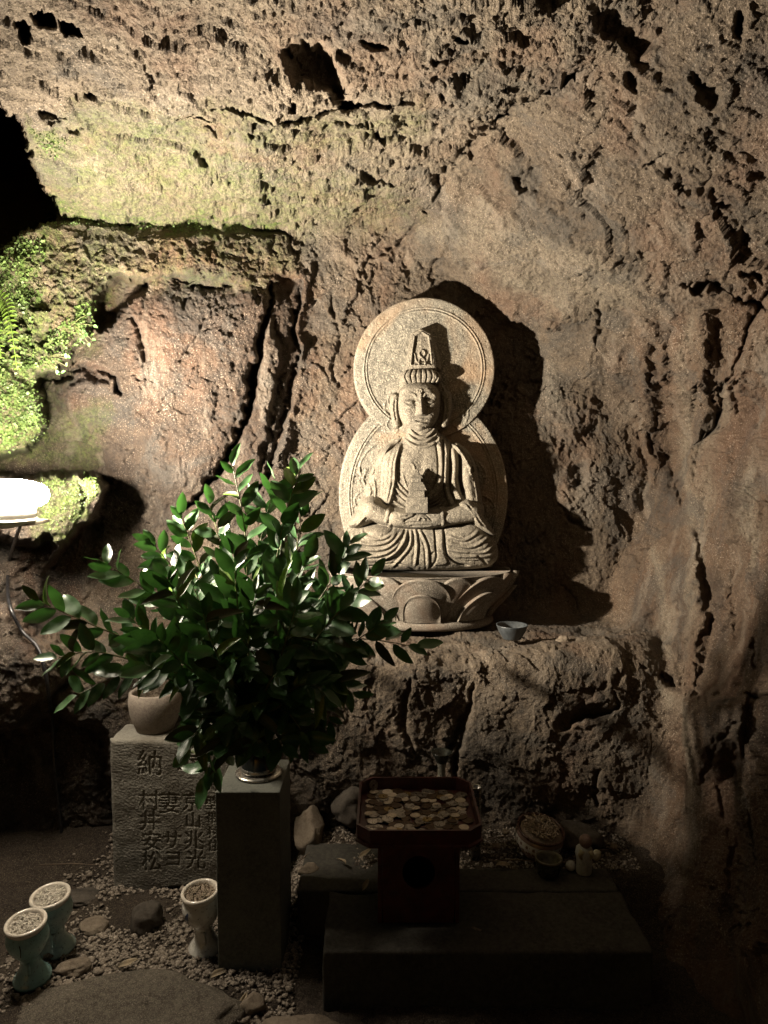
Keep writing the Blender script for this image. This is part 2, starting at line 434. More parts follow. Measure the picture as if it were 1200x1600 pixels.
for k in range(6):
    cx = rng.uniform(1075, 1190); cy = rng.uniform(1150, 1450); crack([(cx, cy), (cx+rng.uniform(-14, 14), cy+rng.uniform(40, 120))], rng.uniform(3, 6), rng.uniform(.008, .02))
for k in range(8):
    cx = rng.uniform(1010, 1190); cy = rng.uniform(520, 1040); crack([(cx, cy), (cx+rng.uniform(-6, 10), cy+rng.uniform(30, 110))], rng.uniform(2, 6), rng.uniform(.008, .03))
dent([(1012, 545), (1045, 565), (1062, 620), (1076, 690), (1076, 750), (1062, 795), (1036, 740), (1018, 670)], 0.07, 26)
dent([(1078, 500), (1112, 500), (1116, 640), (1112, 700), (1096, 780), (1084, 640)], -0.06, 16)
dent([(1140, 560), (1300, 480), (1400, 1700), (1180, 1700), (1150, 1100), (1165, 1000), (1140, 820), (1120, 700)], -0.09, 18)
dent([(1078, 850), (1098, 860), (1108, 980), (1100, 1080), (1082, 1040)], -0.06, 12)
dent([(1020, 820), (1062, 830), (1070, 960), (1050, 1060), (1012, 1000)], 0.05, 22)
dent([(1080, 1200), (1130, 1180), (1150, 1400), (1120, 1600), (1070, 1500)], -0.03, 30)
dent([(480, 440), (560, 412), (640, 402), (780, 404), (890, 436), (985, 492), (1000, 620), (990, 980), (480, 980)], 0.04, 12)
dent([(850, 470), (930, 470), (940, 620), (900, 700), (850, 640)], -0.04, 26)
dent([(870, 740), (960, 720), (970, 900), (900, 960)], -0.035, 30)
# --- ledge boulder
dent([(868, 1120), (900, 1106), (945, 1096), (950, 1112), (905, 1130), (876, 1142)], 0.05, 12)
crack([(880, 1140), (915, 1118), (960, 1100), (955, 1075)], 5, 0.04)
crack([(742, 1070), (733, 1120), (720, 1165), (714, 1220)], 6, 0.06)
crack([(700, 1190), (715, 1150), (728, 1120)], 8, .06)
crack([(935, 1200), (925, 1235), (930, 1262)], 5, .06)
crack([(640, 1060), (630, 1120), (650, 1180)], 6, .03)

_tb = t.copy()
for _ in range(2):
    _tb[1:-1] = (_tb[:-2]+2*_tb[1:-1]+_tb[2:])/4; _tb[:, 1:-1] = (_tb[:, :-2]+2*_tb[:, 1:-1]+_tb[:, 2:])/4
t = np.where(np.abs(_tb-t) < .4, _tb, t)
# --- noise relief, along the smooth normals
x, y, z = X0, Y0, Z0
far = np.clip((np.abs(x)-3)/2, 0, 1)
lab_left = (lab == 5) | (lab == 6)
Yn = dy*t; Xn = dx*t; Zn = CAMZ+dz*t
wx_, wy_, wz_ = x+.05*w1, y+.05*w2, z+.05*(w1-w2)
disp = 0.05*fbm(x*1.7, y*1.7, z*1.7, 3)
disp += (0.035*facet(wx_*3.3, wy_*3.3, wz_*3.3) + 0.013*facet(wx_*8+3, wy_*8, wz_*8))*(1-.6*wts[3]-.65*wts[4]) + 0.012*np.abs(perlin(wx_*7, wy_*7, wz_*7))
A = np.zeros_like(disp)
def on(m, fn):
    idx = m > 0.02
    A[idx] += (m[idx]*fn(x[idx], y[idx], z[idx], w1[idx], w2[idx])).astype(np.float32)
wc, wv_, wb, wr_, wl_ = wts[0], wts[1], wts[2], wts[3], wts[4]
wleft = lab_left.astype(np.float32)
def f_ceil(a, b, c, p, q):
    a = a+.02*p; b = b+.02*q; c = c+.015*(p+q)
    e = 0.013*facet(a*7, b*11, c*11) + 0.0052*facet(a*24, b*34, c*40) + 0.0042*facet(a*58, b*74, c*90)
    e += 0.0045*perlin(a*34, b*46, c*50) + 0.0040*perlin(a*88, b*105, c*120)
    pit = sstep(0.40, 0.72, perlin(a*9+5, b*14, c*14)+.12*p); pit2 = sstep(0.36, 0.62, perlin(a*28+5, b*38, c*38)+.1*q)
    return e - 0.015*pit - 0.005*pit2
def f_vault(a, b, c, p, q):
    a = a+.02*p; b = b+.02*q; c = c+.015*(p+q)
    s1 = a*0.82+b*0.30-c*0.50; s2 = a*0.5+c*0.82; s3 = b*0.9+a*0.2
    e = 0.015*facet(s1*4, s2*13, s3*12) + 0.008*facet(s1*13, s2*42, s3*36) + 0.0035*facet(a*60, b*60, c*60)
    e += 0.006*perlin(s1*16, s2*60, s3*50) + 0.0032*perlin(a*100, b*100, c*100)
    pit = sstep(0.40, 0.68, perlin(s1*9, s2*24, s3*22+9)+.12*p)
    return e - 0.011*pit
def f_back(a, b, c, p, q):
    a = a+.02*p; c = c+.03*q
    e = 0.010*facet(a*9, b*9, c*5) + 0.0042*facet(a*26, b*26, c*17) + 0.0030*facet(a*62, b*62, c*50)
    e += 0.0035*perlin(a*45, b*45, c*30) + 0.0042*perlin(a*115, b*115, c*100)
    return e - 0.012*sstep(0.46, 0.62, perlin(a*16, b*16+4, c*12)+.12*p)
def f_right(a, b, c, p, q):
    b = b+.02*p
    rough_ = sstep(-0.1, 0.3, perlin(a*4, b*4+2, c*3))
    e = 0.07*np.abs(perlin(a*6, b*4.5, c*1.5)) + 0.010*facet(a*12, b*9, c*3.2) + (0.0015+.005*rough_)*facet(a*34, b*30, c*14)
    e += (0.002+0.0035*rough_)*facet(a*85, b*75, c*60) + 0.0035*perlin(a*60, b*50, c*20) + (.0022+.002*rough_)*perlin(a*130, b*120, c*100)
    return e
def f_ledge(a, b, c, p, q):
    a = a+.03*p; c = c+.03*q
    e = 0.008*facet(a*6, b*6, c*6) + 0.012*perlin(a*8, b*8, c*6) + 0.0022*facet(a*22, b*22, c*19) + 0.0020*facet(a*60, b*60, c*52)
    return e + 0.0028*perlin(a*38, b*38, c*30) + 0.0026*perlin(a*95, b*95, c*85)
on(wc*(1-wleft), f_ceil); on(wv_*(1-wleft), f_vault); on((wb+wts[5])*(1-wleft), f_back); on(wr_*(1-wleft), f_right); on(wl_*(1-wleft), f_ledge)
idx = wleft > 0
a, b, c = Xn[idx]+.02*w1[idx], Yn[idx], Zn[idx]+.02*w2[idx]
A[idx] += (0.018*facet(a*8, b*8, c*8) + 0.010*facet(a*24, b*24, c*24) + 0.0045*facet(a*60, b*60, c*60) + 0.006*perlin(a*32, b*32, c*32) + 0.0035*perlin(a*110, b*110, c*110)).astype(np.float32)
disp = disp*0.8 + A
disp *= (1-far)
VX, VY, VZ = Xn + NX*disp, Yn + NY*disp, Zn + NZ*disp

# colour maps of the rock: moss, ochre, pale rock with lit edges painted in
moss = np.zeros(U.shape, np.float32); och = np.zeros(U.shape, np.float32); pale = np.zeros(U.shape, np.float32)
def paint(arr, pts, val, feather):
    sl, s = mask(pts, feather, 2.0); arr[sl] = np.maximum(arr[sl], val*sstep(-feather, feather*0.5, s))
paint(moss, [(-400, 340), (60, 345), (80, 400), (60, 470), (90, 540), (60, 590), (75, 655), (20, 705), (-400, 720)], 1.0, 40)
paint(moss, [(-20, 400), (30, 370), (75, 360), (72, 420), (20, 480)], 1.0, 10)
paint(moss, [(60, 400), (150, 380), (190, 430), (140, 530), (60, 590)], 0.55, 40)
paint(moss, [(80, 352), (420, 352), (430, 430), (180, 440)], 0.30, 20)
paint(moss, [(60, 300), (200, 330), (420, 335), (400, 358), (120, 352)], 0.85, 14)
paint(moss, [(50, 200), (110, 215), (90, 250), (60, 240)], 0.7, 16)
paint(moss, [(60, 260), (300, 240), (620, 300), (560, 345), (200, 350)], 0.38, 50)
paint(moss, [(330, 170), (560, 190), (660, 180), (620, 230), (380, 220)], 0.35, 30)
paint(moss, [(60, 750), (120, 745), (150, 770), (110, 830), (60, 835)], 0.75, 12)
paint(moss, [(60, 690), (120, 650), (160, 640), (130, 720), (80, 740)], 0.45, 25)
paint(och, [(245, 352), (330, 355), (325, 425), (250, 430)], 0.9, 14)
paint(och, [(250, 440), (470, 440), (475, 600), (420, 740), (250, 700)], 0.9, 40)
paint(och, [(430, 440), (468, 440), (462, 600), (430, 600)], 1.0, 8)
paint(och, [(1010, 540), (1130, 480), (1210, 500), (1110, 700), (1060, 820), (1010, 700)], 0.55, 40)
paint(och, [(1000, 480), (1250, 480), (1250, 1100), (1010, 1060)], 0.35, 50)
paint(och, [(990, 600), (1100, 700), (1090, 1080), (1000, 900)], 0.45, 40)
paint(och, [(1060, 1110), (1130, 1100), (1180, 1500), (1060, 1500)], 0.5, 60)
paint(och, [(120, 480), (330, 460), (300, 760), (100, 740)], 0.30, 50)
paint(moss, [(90, 210), (260, 190), (460, 300), (440, 350), (130, 350)], 0.5, 50)
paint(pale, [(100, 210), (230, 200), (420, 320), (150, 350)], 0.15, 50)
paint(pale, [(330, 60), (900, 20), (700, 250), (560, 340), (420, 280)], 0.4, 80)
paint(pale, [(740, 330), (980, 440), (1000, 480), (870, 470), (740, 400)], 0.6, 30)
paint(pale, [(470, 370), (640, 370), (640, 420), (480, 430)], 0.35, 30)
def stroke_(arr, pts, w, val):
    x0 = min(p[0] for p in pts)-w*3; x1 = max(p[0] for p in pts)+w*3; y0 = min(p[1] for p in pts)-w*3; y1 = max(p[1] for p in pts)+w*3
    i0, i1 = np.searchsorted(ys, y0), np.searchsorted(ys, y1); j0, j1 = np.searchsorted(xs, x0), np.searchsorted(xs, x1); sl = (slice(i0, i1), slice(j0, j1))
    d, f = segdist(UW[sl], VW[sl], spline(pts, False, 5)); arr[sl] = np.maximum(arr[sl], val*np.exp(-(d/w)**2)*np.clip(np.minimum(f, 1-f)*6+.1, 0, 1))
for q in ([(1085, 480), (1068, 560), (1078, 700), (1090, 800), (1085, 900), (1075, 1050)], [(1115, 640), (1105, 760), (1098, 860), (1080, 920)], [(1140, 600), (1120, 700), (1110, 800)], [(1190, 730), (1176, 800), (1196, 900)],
          [(1062, 1080), (1085, 1150), (1090, 1230), (1075, 1330)], [(1020, 850), (1040, 950), (1050, 1040)], [(1010, 1000), (1030, 1060), (1060, 1100)]): stroke_(pale, q, 11, .85)  # pale ridges of the right wall, painted in where flat light hides relief
for q in ([(700, 340), (800, 372), (900, 395), (1000, 450)], [(780, 420), (850, 462), (890, 490)], [(640, 370), (700, 360), (760, 375)], [(860, 560), (866, 640), (880, 700)]): stroke_(pale, q, 16, .8)  # lit edges around the arch, painted as pale rock
dark = np.zeros(U.shape, np.float32)  # shade and lamp balance put into the rock colour, besides its own browns
for q in ([(1010, 560), (1022, 660), (1040, 740), (1058, 800)], [(1066, 860), (1068, 960), (1074, 1040)], [(1120, 880), (1128, 960), (1130, 1040)], [(1180, 620), (1165, 720), (1160, 820)]): stroke_(dark, q, 17, .75)  # hollows of the right wall, their shading painted into the colour
dark = np.maximum(dark, (.34*wts[1]+.36*wts[2]).astype(np.float32)); och = np.maximum(och, (.60*wts[3]).astype(np.float32)); pale = np.maximum(pale, (.30*wts[0]).astype(np.float32))  # rock face tones, pushed apart as painted shading so the corners read
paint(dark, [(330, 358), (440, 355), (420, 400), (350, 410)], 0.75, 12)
paint(dark, [(100, 440), (430, 440), (470, 470), (460, 640), (400, 800), (120, 820), (40, 640)], 1.0, 40)  # brown rock, painted darker still to offset the nearby lamp
paint(dark, [(-400, 350), (440, 352), (430, 440), (160, 470), (60, 600), (80, 720), (-400, 720)], 0.30, 20)  # near band held down in colour against the close lamp
paint(dark, [(-100, 30), (330, 60), (460, 350), (60, 352), (-100, 200)], 0.25, 60)  # ceiling by the lamp, darkened in colour to curb its brightness
paint(dark, [(20, 735), (170, 735), (150, 860), (60, 1020), (-200, 1300), (-200, 735)], 1.0, 20)  # outcrop and rock under the lamp, darkened in colour to offset its light
paint(dark, [(-200, 1130), (100, 1110), (180, 1140), (190, 1400), (-200, 1400)], 1.0, 20)  # lower-left recess: its shade painted onto the rock that fills it
paint(dark, [(990, 480), (1300, 480), (1300, 1700), (1050, 1700)], 0.30, 50)  # dimmer light on the right wall, put into its colour
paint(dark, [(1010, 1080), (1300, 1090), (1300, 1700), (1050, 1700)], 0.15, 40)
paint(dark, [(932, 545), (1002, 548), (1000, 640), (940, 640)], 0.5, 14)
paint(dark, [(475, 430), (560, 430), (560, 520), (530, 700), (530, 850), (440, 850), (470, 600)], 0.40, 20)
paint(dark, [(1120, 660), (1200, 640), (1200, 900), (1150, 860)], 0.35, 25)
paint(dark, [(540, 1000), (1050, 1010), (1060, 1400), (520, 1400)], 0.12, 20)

m, nt, ns, lk, b = mat_new('cave_rock'); MAT_ROCK = m
c = obj_coord(nt)
at = N(nt, 'ShaderNodeVertexColor', layer_name='tone'); sep = N(nt, 'ShaderNodeSeparateColor'); lk.new(at.outputs[0], sep.inputs[0])
f1, r1 = noise_fac(nt, 4.5, 6, 0.62, 0.35, 0.65, c)
f2, r2 = noise_fac(nt, 85, 5, 0.7, 0.36, 0.64, c)
f3, r3 = noise_fac(nt, 190, 2, 0.6, 0.58, 0.68, c)
f4, r4 = noise_fac(nt, 24, 5, 0.7, 0.40, 0.62, c)
f5, r5 = noise_fac(nt, 9, 4, 0.7, 0.42, 0.60, c, sc3=(1, 1, 0.35))
col = mix(nt, f1, (.042, .032, .023), (.112, .085, .058))
col = mix(nt, mathn(nt, 'MULTIPLY', f4, .5), col, (.165, .125, .084))
col = mix(nt, mathn(nt, 'MULTIPLY', f2, .55), col, (.225, .176, .118))
col = mix(nt, mathn(nt, 'MULTIPLY', sep.outputs[1], mathn(nt, 'ADD', mathn(nt, 'MULTIPLY', f5, .45), .40)), col, (.135, .064, .029))
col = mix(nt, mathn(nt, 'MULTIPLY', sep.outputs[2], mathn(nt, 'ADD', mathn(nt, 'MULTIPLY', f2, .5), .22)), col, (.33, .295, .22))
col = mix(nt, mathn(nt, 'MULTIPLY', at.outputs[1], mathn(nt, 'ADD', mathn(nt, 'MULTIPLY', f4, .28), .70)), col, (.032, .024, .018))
f7, r7 = noise_fac(nt, 150, 3, .8, .36, .50, c)
col = mix(nt, mathn(nt, 'MULTIPLY', mathn(nt, 'SUBTRACT', 1.0, f7), .60), col, (.030, .022, .017))
f8, r8 = noise_fac(nt, 2.2, 4, .6, .50, .62, c, sc3=(1.6, 1, .5)); col = mix(nt, mathn(nt, 'MULTIPLY', f8, .40), col, (.14, .078, .048))
f9, r9 = noise_fac(nt, 3.3, 5, .7, .50, .60, c, dist=.8); col = mix(nt, mathn(nt, 'MULTIPLY', f9, .45), col, (.045, .046, .042))
f10, r10 = noise_fac(nt, 7.0, 4, .7, .55, .64, c, sc3=(1, 1, .3)); col = mix(nt, mathn(nt, 'MULTIPLY', f10, .30), col, (.24, .205, .16))
col = mix(nt, mathn(nt, 'MULTIPLY', mathn(nt, 'ADD', mathn(nt, 'MULTIPLY', f3, f1), 0.0), .62), col, (.50, .41, .32))
mo = mix(nt, f2, (.022, .038, .008), (.12, .165, .035))
mfac = mathn(nt, 'MULTIPLY', sep.outputs[0], mathn(nt, 'ADD', mathn(nt, 'MULTIPLY', f4, .9), .25))
cl = N(nt, 'ShaderNodeClamp'); lk.new(mfac, cl.inputs[0])
col = mix(nt, cl.outputs[0], col, mo)
lk.new(col, b.inputs['Base Color']); b.inputs['Roughness'].default_value = 0.82; b.inputs['Specular IOR Level'].default_value = 0.35
h = mathn(nt, 'ADD', mathn(nt, 'ADD', r2, mathn(nt, 'MULTIPLY', r7, 0.8)), mathn(nt, 'MULTIPLY', r3, 0.45))
bump(nt, b, h, 1.0, 0.010)

ny_, nx_ = U.shape
vid = np.arange(ny_*nx_).reshape(ny_, nx_)
q = np.stack([vid[:-1, :-1], vid[1:, :-1], vid[1:, 1:], vid[:-1, 1:]], -1).reshape(-1, 4)
ql = lab[:-1, :-1].ravel()
VV = np.stack([VX, VY, VZ], -1).reshape(-1, 3)
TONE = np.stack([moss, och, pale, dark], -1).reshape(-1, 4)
zmax = VV[q][:, :, 2].max(1)
keep = zmax > -0.25
CAVE = {}
for nm, ids in (('ceiling', (0,)), ('cave_vault', (1,)), ('wall_back', (2,)), ('wall_right', (3,)), ('rock_ledge', (4,)), ('wall_left', (5,)), ('rock_outcrop', (6,))):
    sel = keep & np.isin(ql, ids)
    qq = q[sel]
    if len(qq) == 0: continue
    used, inv = np.unique(qq, return_inverse=True)
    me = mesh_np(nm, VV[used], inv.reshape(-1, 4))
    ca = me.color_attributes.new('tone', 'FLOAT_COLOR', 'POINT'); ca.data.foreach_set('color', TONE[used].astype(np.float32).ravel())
    CAVE[nm] = tag(link(nm, me, MAT_ROCK), kind='structure')
def cave_at(px, py):
    """the rock surface point seen through a picture position, and its smooth normal"""
    j = int(np.argmin(np.abs(xs-px))); i = int(np.argmin(np.abs(ys-py)))
    return Vector((float(VX[i, j]), float(VY[i, j]), float(VZ[i, j]))), Vector((float(NX[i, j]), float(NY[i, j]), float(NZ[i, j])))
# ------------------------------------------------------------------ ground
def ground_h(x, y):
    mound = 0.15*sstep(2.18, 2.34, y)*sstep(-0.36, -0.24, x)
    rise = 0.10*sstep(2.45, 2.75, y)*sstep(-0.7, -1.1, x)
    return mound + rise
gx = np.concatenate([np.arange(-3, -1.3, .06), np.arange(-1.3, 1.1, .008), np.arange(1.1, 2.4, .06)])
gy = np.concatenate([np.arange(-2.5, 1.6, .12), np.arange(1.6, 2.9, .008), np.arange(2.9, 3.6, .08)])
GX, GY = np.meshgrid(gx, gy)
GZ = ground_h(GX, GY) + 0.018*fbm(GX*6, GY*6, GX*0, 3) + 0.006*perlin(GX*35, GY*35, GX*0+2) + 0.003*perlin(GX*80, GY*80, GX*0+4)
def gz(x, y):
    j = int(np.argmin(np.abs(gx-x))); i = int(np.argmin(np.abs(gy-y))); return float(GZ[i, j])
gv = np.arange(GX.size).reshape(GX.shape)
gq = np.stack([gv[:-1, :-1], gv[:-1, 1:], gv[1:, 1:], gv[1:, :-1]], -1).reshape(-1, 4)
MAT_SOIL = stone_mat('dark_soil', (.018, .013, .010), (.045, .034, .024), (.09, .07, .05), 60, 1.0, 0.010, speck=(.22, .18, .13))
tag(link('ground', mesh_np('ground', np.stack([GX, GY, GZ], -1), gq), MAT_SOIL), kind='structure')

ico = bmesh.new(); bmesh.ops.create_icosphere(ico, subdivisions=1, radius=1.0)
ICO_V = np.array([v.co[:] for v in ico.verts]); ICO_F = np.array([[v.index for v in f.verts] for f in ico.faces]); ico.free()
def scatter_pebbles(name, pts, sizes, mat, label, cat, seed=1):
    r = np.random.default_rng(seed); n = len(pts)
    s = sizes[:, None, None]*r.uniform(.55, 1.15, (n, 1, 3))*np.array([1, 1, .75])
    v = ICO_V[None]*(1+0.28*r.normal(size=(n, 12, 1)))*s
    a = r.uniform(0, 6.28, n); ca, sa = np.cos(a), np.sin(a)
    vx = v[..., 0]*ca[:, None]-v[..., 1]*sa[:, None]; vy = v[..., 0]*sa[:, None]+v[..., 1]*ca[:, None]
    v = np.stack([vx, vy, v[..., 2]], -1)+pts[:, None, :]
    f = ICO_F[None]+12*np.arange(n)[:, None, None]
    return tag(link(name, mesh_np(name, v.reshape(-1, 3), f.reshape(-1, 3)), mat, None, False), label, cat, kind='stuff')
n = 11000
gpx = rng.uniform(-1.15, -0.25, n); gpy = rng.uniform(1.75, 2.72, n)
dens = sstep(-.35, .25, fbm(gpx*4, gpy*4, gpx*0+8, 2)+0.25)
k = rng.uniform(0, 1, n) < dens*(0.55+0.45*sstep(-1.05, -.85, gpx))
gpx, gpy = gpx[k], gpy[k]
gp = np.array([[a_, b_, gz(a_, b_)+0.002] for a_, b_ in zip(gpx, gpy)])
MAT_GRAVEL = stone_mat('gravel_stone', (.09, .072, .055), (.18, .148, .112), (.34, .29, .23), 45, 0.4, 0.001, speck=(.5, .44, .36))
scatter_pebbles('gravel', gp, rng.uniform(.004, .0095, len(gp))*(1+.6*(rng.uniform(0, 1, len(gp)) > .93)), MAT_GRAVEL, 'crushed pale gravel on the dark ground around the stone posts', 'gravel')
n = 2600
dx_ = rng.uniform(-.27, .85, n); dy_ = rng.uniform(2.34, 2.62, n)
gp = np.array([[a_, b_, gz(a_, b_)+0.001] for a_, b_ in zip(dx_, dy_)])
scatter_pebbles('rubble', gp, rng.uniform(.002, .008, n), MAT_GRAVEL, 'fine rubble and grit behind the stone platform', 'rubble', 5)

# ------------------------------------------------------------------ stone slabs of the platform
MAT_SLAB = stone_mat('platform_stone', (.028, .026, .021), (.046, .043, .035), (.085, .078, .062), 70, 0.5, 0.002)
def slab(name, lo, hi, label, seed, bev=.010, mat=None, kind_=None, amp=.004):
    """a stone block with dense, slightly worn faces"""
    bm = bmesh.new(); bm_box(bm, lo, hi, bev, 3)
    bmesh.ops.subdivide_edges(bm, edges=[e for e in bm.edges if e.calc_length() > .05], cuts=18, use_grid_fill=True)
    for v in bm.verts:
        q_ = v.co*14; d_ = float(perlin(np.array([q_.x+seed]), np.array([q_.y]), np.array([q_.z]))[0])
        v.co += v.normal*amp*(d_ + .8*min(0, float(perlin(np.array([q_.x*.45]), np.array([q_.y*.45+seed]), np.array([q_.z*.45]))[0])+.1)*4)
    return link(name, from_bm(name, bm), mat or MAT_SLAB, None, True)
s1 = slab('stone_slab', (-.170, 1.921, -.03), (.738, 2.205, .162), '', 1)
tag(s1, 'long dark stone slab at the front of the platform, under the red stand', 'stone slab', 'slabs of the stone platform')
s2 = slab('stone_slab', (-.272, 2.212, -.03), (.030, 2.50, .160), '', 2)
tag(s2, 'short stone slab strewn with grit beside the tall square pillar', 'stone slab', 'slabs of the stone platform')
s3 = slab('stone_slab', (.036, 2.212, -.03), (.735, 2.345, .159), '', 3)
tag(s3, 'dark stone slab at the back of the platform, carrying the small cup and figurine', 'stone slab', 'slabs of the stone platform')

# ------------------------------------------------------------------ granite pillar and the vase standing on it
MAT_PILLAR = stone_mat('pillar_granite', (.075, .080, .068), (.115, .12, .10), (.17, .17, .14), 110, 0.5, 0.0012)
PL = PG(341, 1520, 0); PT = P(341, 1238, PL.y).z
pillar = slab('granite_pillar', (PL.x, PL.y, -.03), (P(437, 1238, PL.y).x, PL.y+.235, PT), '', 4, bev=.003, mat=MAT_PILLAR, amp=.0009)
tag(pillar, 'tall plain square granite pillar carrying the vase of branches', 'pillar')
PC = Vector(((PL.x+P(437, 1238, PL.y).x)/2+.012, PL.y+.125, PT))
MAT_STEEL = plain_mat('dull_steel', (.45, .43, .38), .28, 0.9, .2, 60)
MAT_DARKGLASS = plain_mat('black_glaze', (.012, .014, .013), .12, 0.0, .3, 20, spec=.6)
vase = empty('vase', tuple(PC), 'dark cylindrical vase with a bright steel ring, standing on the square pillar', 'vase')
lathe('base_ring', [(.040, .001), (.068, .001), (.072, .004), (.071, .008), (.062, .010), (.050, .012)], MAT_STEEL, vase, 56, PC)
lathe('vase_body', [(.0, .010), (.046, .010), (.052, .016), (.050, .030), (.040, .045), (.043, .09), (.052, .15), (.060, .20), (.064, .225), (.060, .228), (.056, .222), (.048, .16), (.03, .14), (0, .14)], MAT_DARKGLASS, vase, 48, PC)
lathe('foot_band', [(.0525, .015), (.0545, .018), (.0545, .024), (.0520, .028)], MAT_STEEL, vase, 48, PC)

# ------------------------------------------------------------------ inscribed stone with carved characters
ST = PG(178, 1392, 0); STt = P(178, 1160, ST.y).z; SX0 = ST.x; SX1 = P(372, 1300, ST.y).x; SY = ST.y
font_tris = []
def glyph_tris(ch, cx, cy, size):
    cu = bpy.data.curves.new('glyph', 'FONT'); cu.body = ch; cu.size = 1.0; cu.resolution_u = 4; cu.fill_mode = 'FRONT'
    ob = bpy.data.objects.new('glyph', cu); COL.objects.link(ob)
    dg = bpy.context.evaluated_depsgraph_get(); me = bpy.data.meshes.new_from_object(ob.evaluated_get(dg))
    me.calc_loop_triangles()
    v = np.array([w.co[:2] for w in me.vertices]); tr = np.array([t_.vertices[:] for t_ in me.loop_triangles])
    bpy.data.objects.remove(ob); bpy.data.curves.remove(cu); bpy.data.meshes.remove(me)
    if len(tr) == 0: return []
    c0 = (v.max(0)+v.min(0))/2; ex = (v.max(0)-v.min(0)).max()
    v = (v-c0)/ex*size; v[:, 1] *= -1; v += np.array([cx, cy]); return [v[t_] for t_ in tr]
glyphs = [('納', 238, 1192, 38), ('奉', 296, 1190, 38), ('村', 236, 1250, 32), ('井', 236, 1282, 32), ('安', 238, 1314, 31), ('松', 238, 1345, 31),
          ('妻', 267, 1254, 32), ('サ', 270, 1312, 27), ('ヨ', 271, 1342, 22), ('京', 302, 1252, 30), ('山', 303, 1281, 25), ('兆', 304, 1312, 30), ('光', 306, 1342, 30),
          ('大', 331, 1228, 18), ('壁', 332, 1254, 20), ('帯', 333, 1277, 18), ('村', 333, 1300, 18), ('住', 334, 1321, 18)]
spx = 0.6; GU, GV = np.meshgrid(np.arange(176, 376, spx), np.arange(1156, 1398, spx))
ink = np.zeros(GU.shape, np.float32)
for g_ in glyphs:
    for tr in glyph_tris(*g_):
        x0, x1 = tr[:, 0].min(), tr[:, 0].max(); y0, y1 = tr[:, 1].min(), tr[:, 1].max()
        j0 = max(0, int((x0-176)/spx)-1); j1 = int((x1-176)/spx)+2; i0 = max(0, int((y0-1156)/spx)-1); i1 = int((y1-1156)/spx)+2
        uu, vv = GU[i0:i1, j0:j1], GV[i0:i1, j0:j1]
        if uu.size == 0: continue
        (ax, ay), (bx, by), (cx_, cy_) = tr
        e0 = (bx-ax)*(vv-ay)-(by-ay)*(uu-ax); e1 = (cx_-bx)*(vv-by)-(cy_-by)*(uu-bx); e2 = (ax-cx_)*(vv-cy_)-(ay-cy_)*(uu-cx_)
        ink[i0:i1, j0:j1] = np.maximum(ink[i0:i1, j0:j1], (((e0 >= -.05) & (e1 >= -.05) & (e2 >= -.05)) | ((e0 <= .05) & (e1 <= .05) & (e2 <= .05))))
def blur(a, n=1):
    for _ in range(n):
        a = (np.roll(a, 1, 0)+np.roll(a, -1, 0)+2*a)/4; a = (np.roll(a, 1, 1)+np.roll(a, -1, 1)+2*a)/4
    return a
carve = np.clip(blur(ink, 2)*1.4, 0, 1)
MAT_STELE = stone_mat('weathered_granite', (.13, .122, .10), (.185, .175, .145), (.27, .255, .215), 90, 0.55, 0.0018, stain=(.12, .105, .08))
stele = empty('inscribed_stone', (SX0+.2, SY+.15, 0), 'rough square stone block carved with columns of Japanese characters', 'carved stone')
# block: five sides and the carved front as one dense sheet wrapping the rounded edges
fx = (GU-178)/(372-178)*(SX1-SX0)+SX0; fz = (1392-GV)/(1392-1160)*STt
rim = np.minimum(np.minimum(GU-176, 376-GU), GV-1156)
edge_drop = 0.018*(1-np.sqrt(np.clip(1-(1-np.clip(rim/7, 0, 1))**2, 0, 1)))
rel = 0.0022*fbm(fx*14, fz*14, fx*0+3, 2, .5)+0.0011*perlin(fx*110, fz*150, fx*0)+0.0007*perlin(fx*260, fz*260, fx*0)
bot = 0.03*sstep(1386, 1398, GV+4*np.sin(GU*.05))
fy = SY + edge_drop - rel + 0.0048*carve + bot
gv = np.arange(GU.size).reshape(GU.shape); gq2 = np.stack([gv[:-1, :-1], gv[1:, :-1], gv[1:, 1:], gv[:-1, 1:]], -1).reshape(-1, 4)
link('carved_face', mesh_np('carved_face', np.stack([fx, fy, fz], -1), gq2), MAT_STELE, stele)
bm = bmesh.new(); bm_box(bm, (fx.min()+.001, SY+.017, -.03), (fx.max()-.001, SY+.34, float(fz.max())-.001), .012, 3)
bmesh.ops.subdivide_edges(bm, edges=[e for e in bm.edges if e.calc_length() > .05], cuts=14, use_grid_fill=True)
for v in bm.verts:
    q_ = v.co*25; v.co += v.normal*0.003*float(perlin(np.array([q_.x]), np.array([q_.y]), np.array([q_.z]))[0])
link('stone_block', from_bm('stone_block', bm), MAT_STELE, stele)

# round stone bowl on the inscribed block
BW = PG(243, 1136, STt); BW.y = SY+.11; BW.x = P(243, 1136, BW.y).x
MAT_BOWL = stone_mat('pitted_stone', (.17, .14, .115), (.26, .22, .18), (.36, .31, .25), 120, 0.9, 0.003)
tag(lathe('stone_bowl', [(0, 0), (.058, 0), (.066, .006), (.078, .035), (.089, .070), (.092, .105), (.088, .140), (.081, .145), (.075, .136), (.076, .10), (.07, .03), (0, .025)], MAT_BOWL, None, 56, (BW.x, BW.y, STt+.004), wob=.006),
    'rounded pitted stone bowl on the inscribed block, half hidden by leaves', 'bowl')
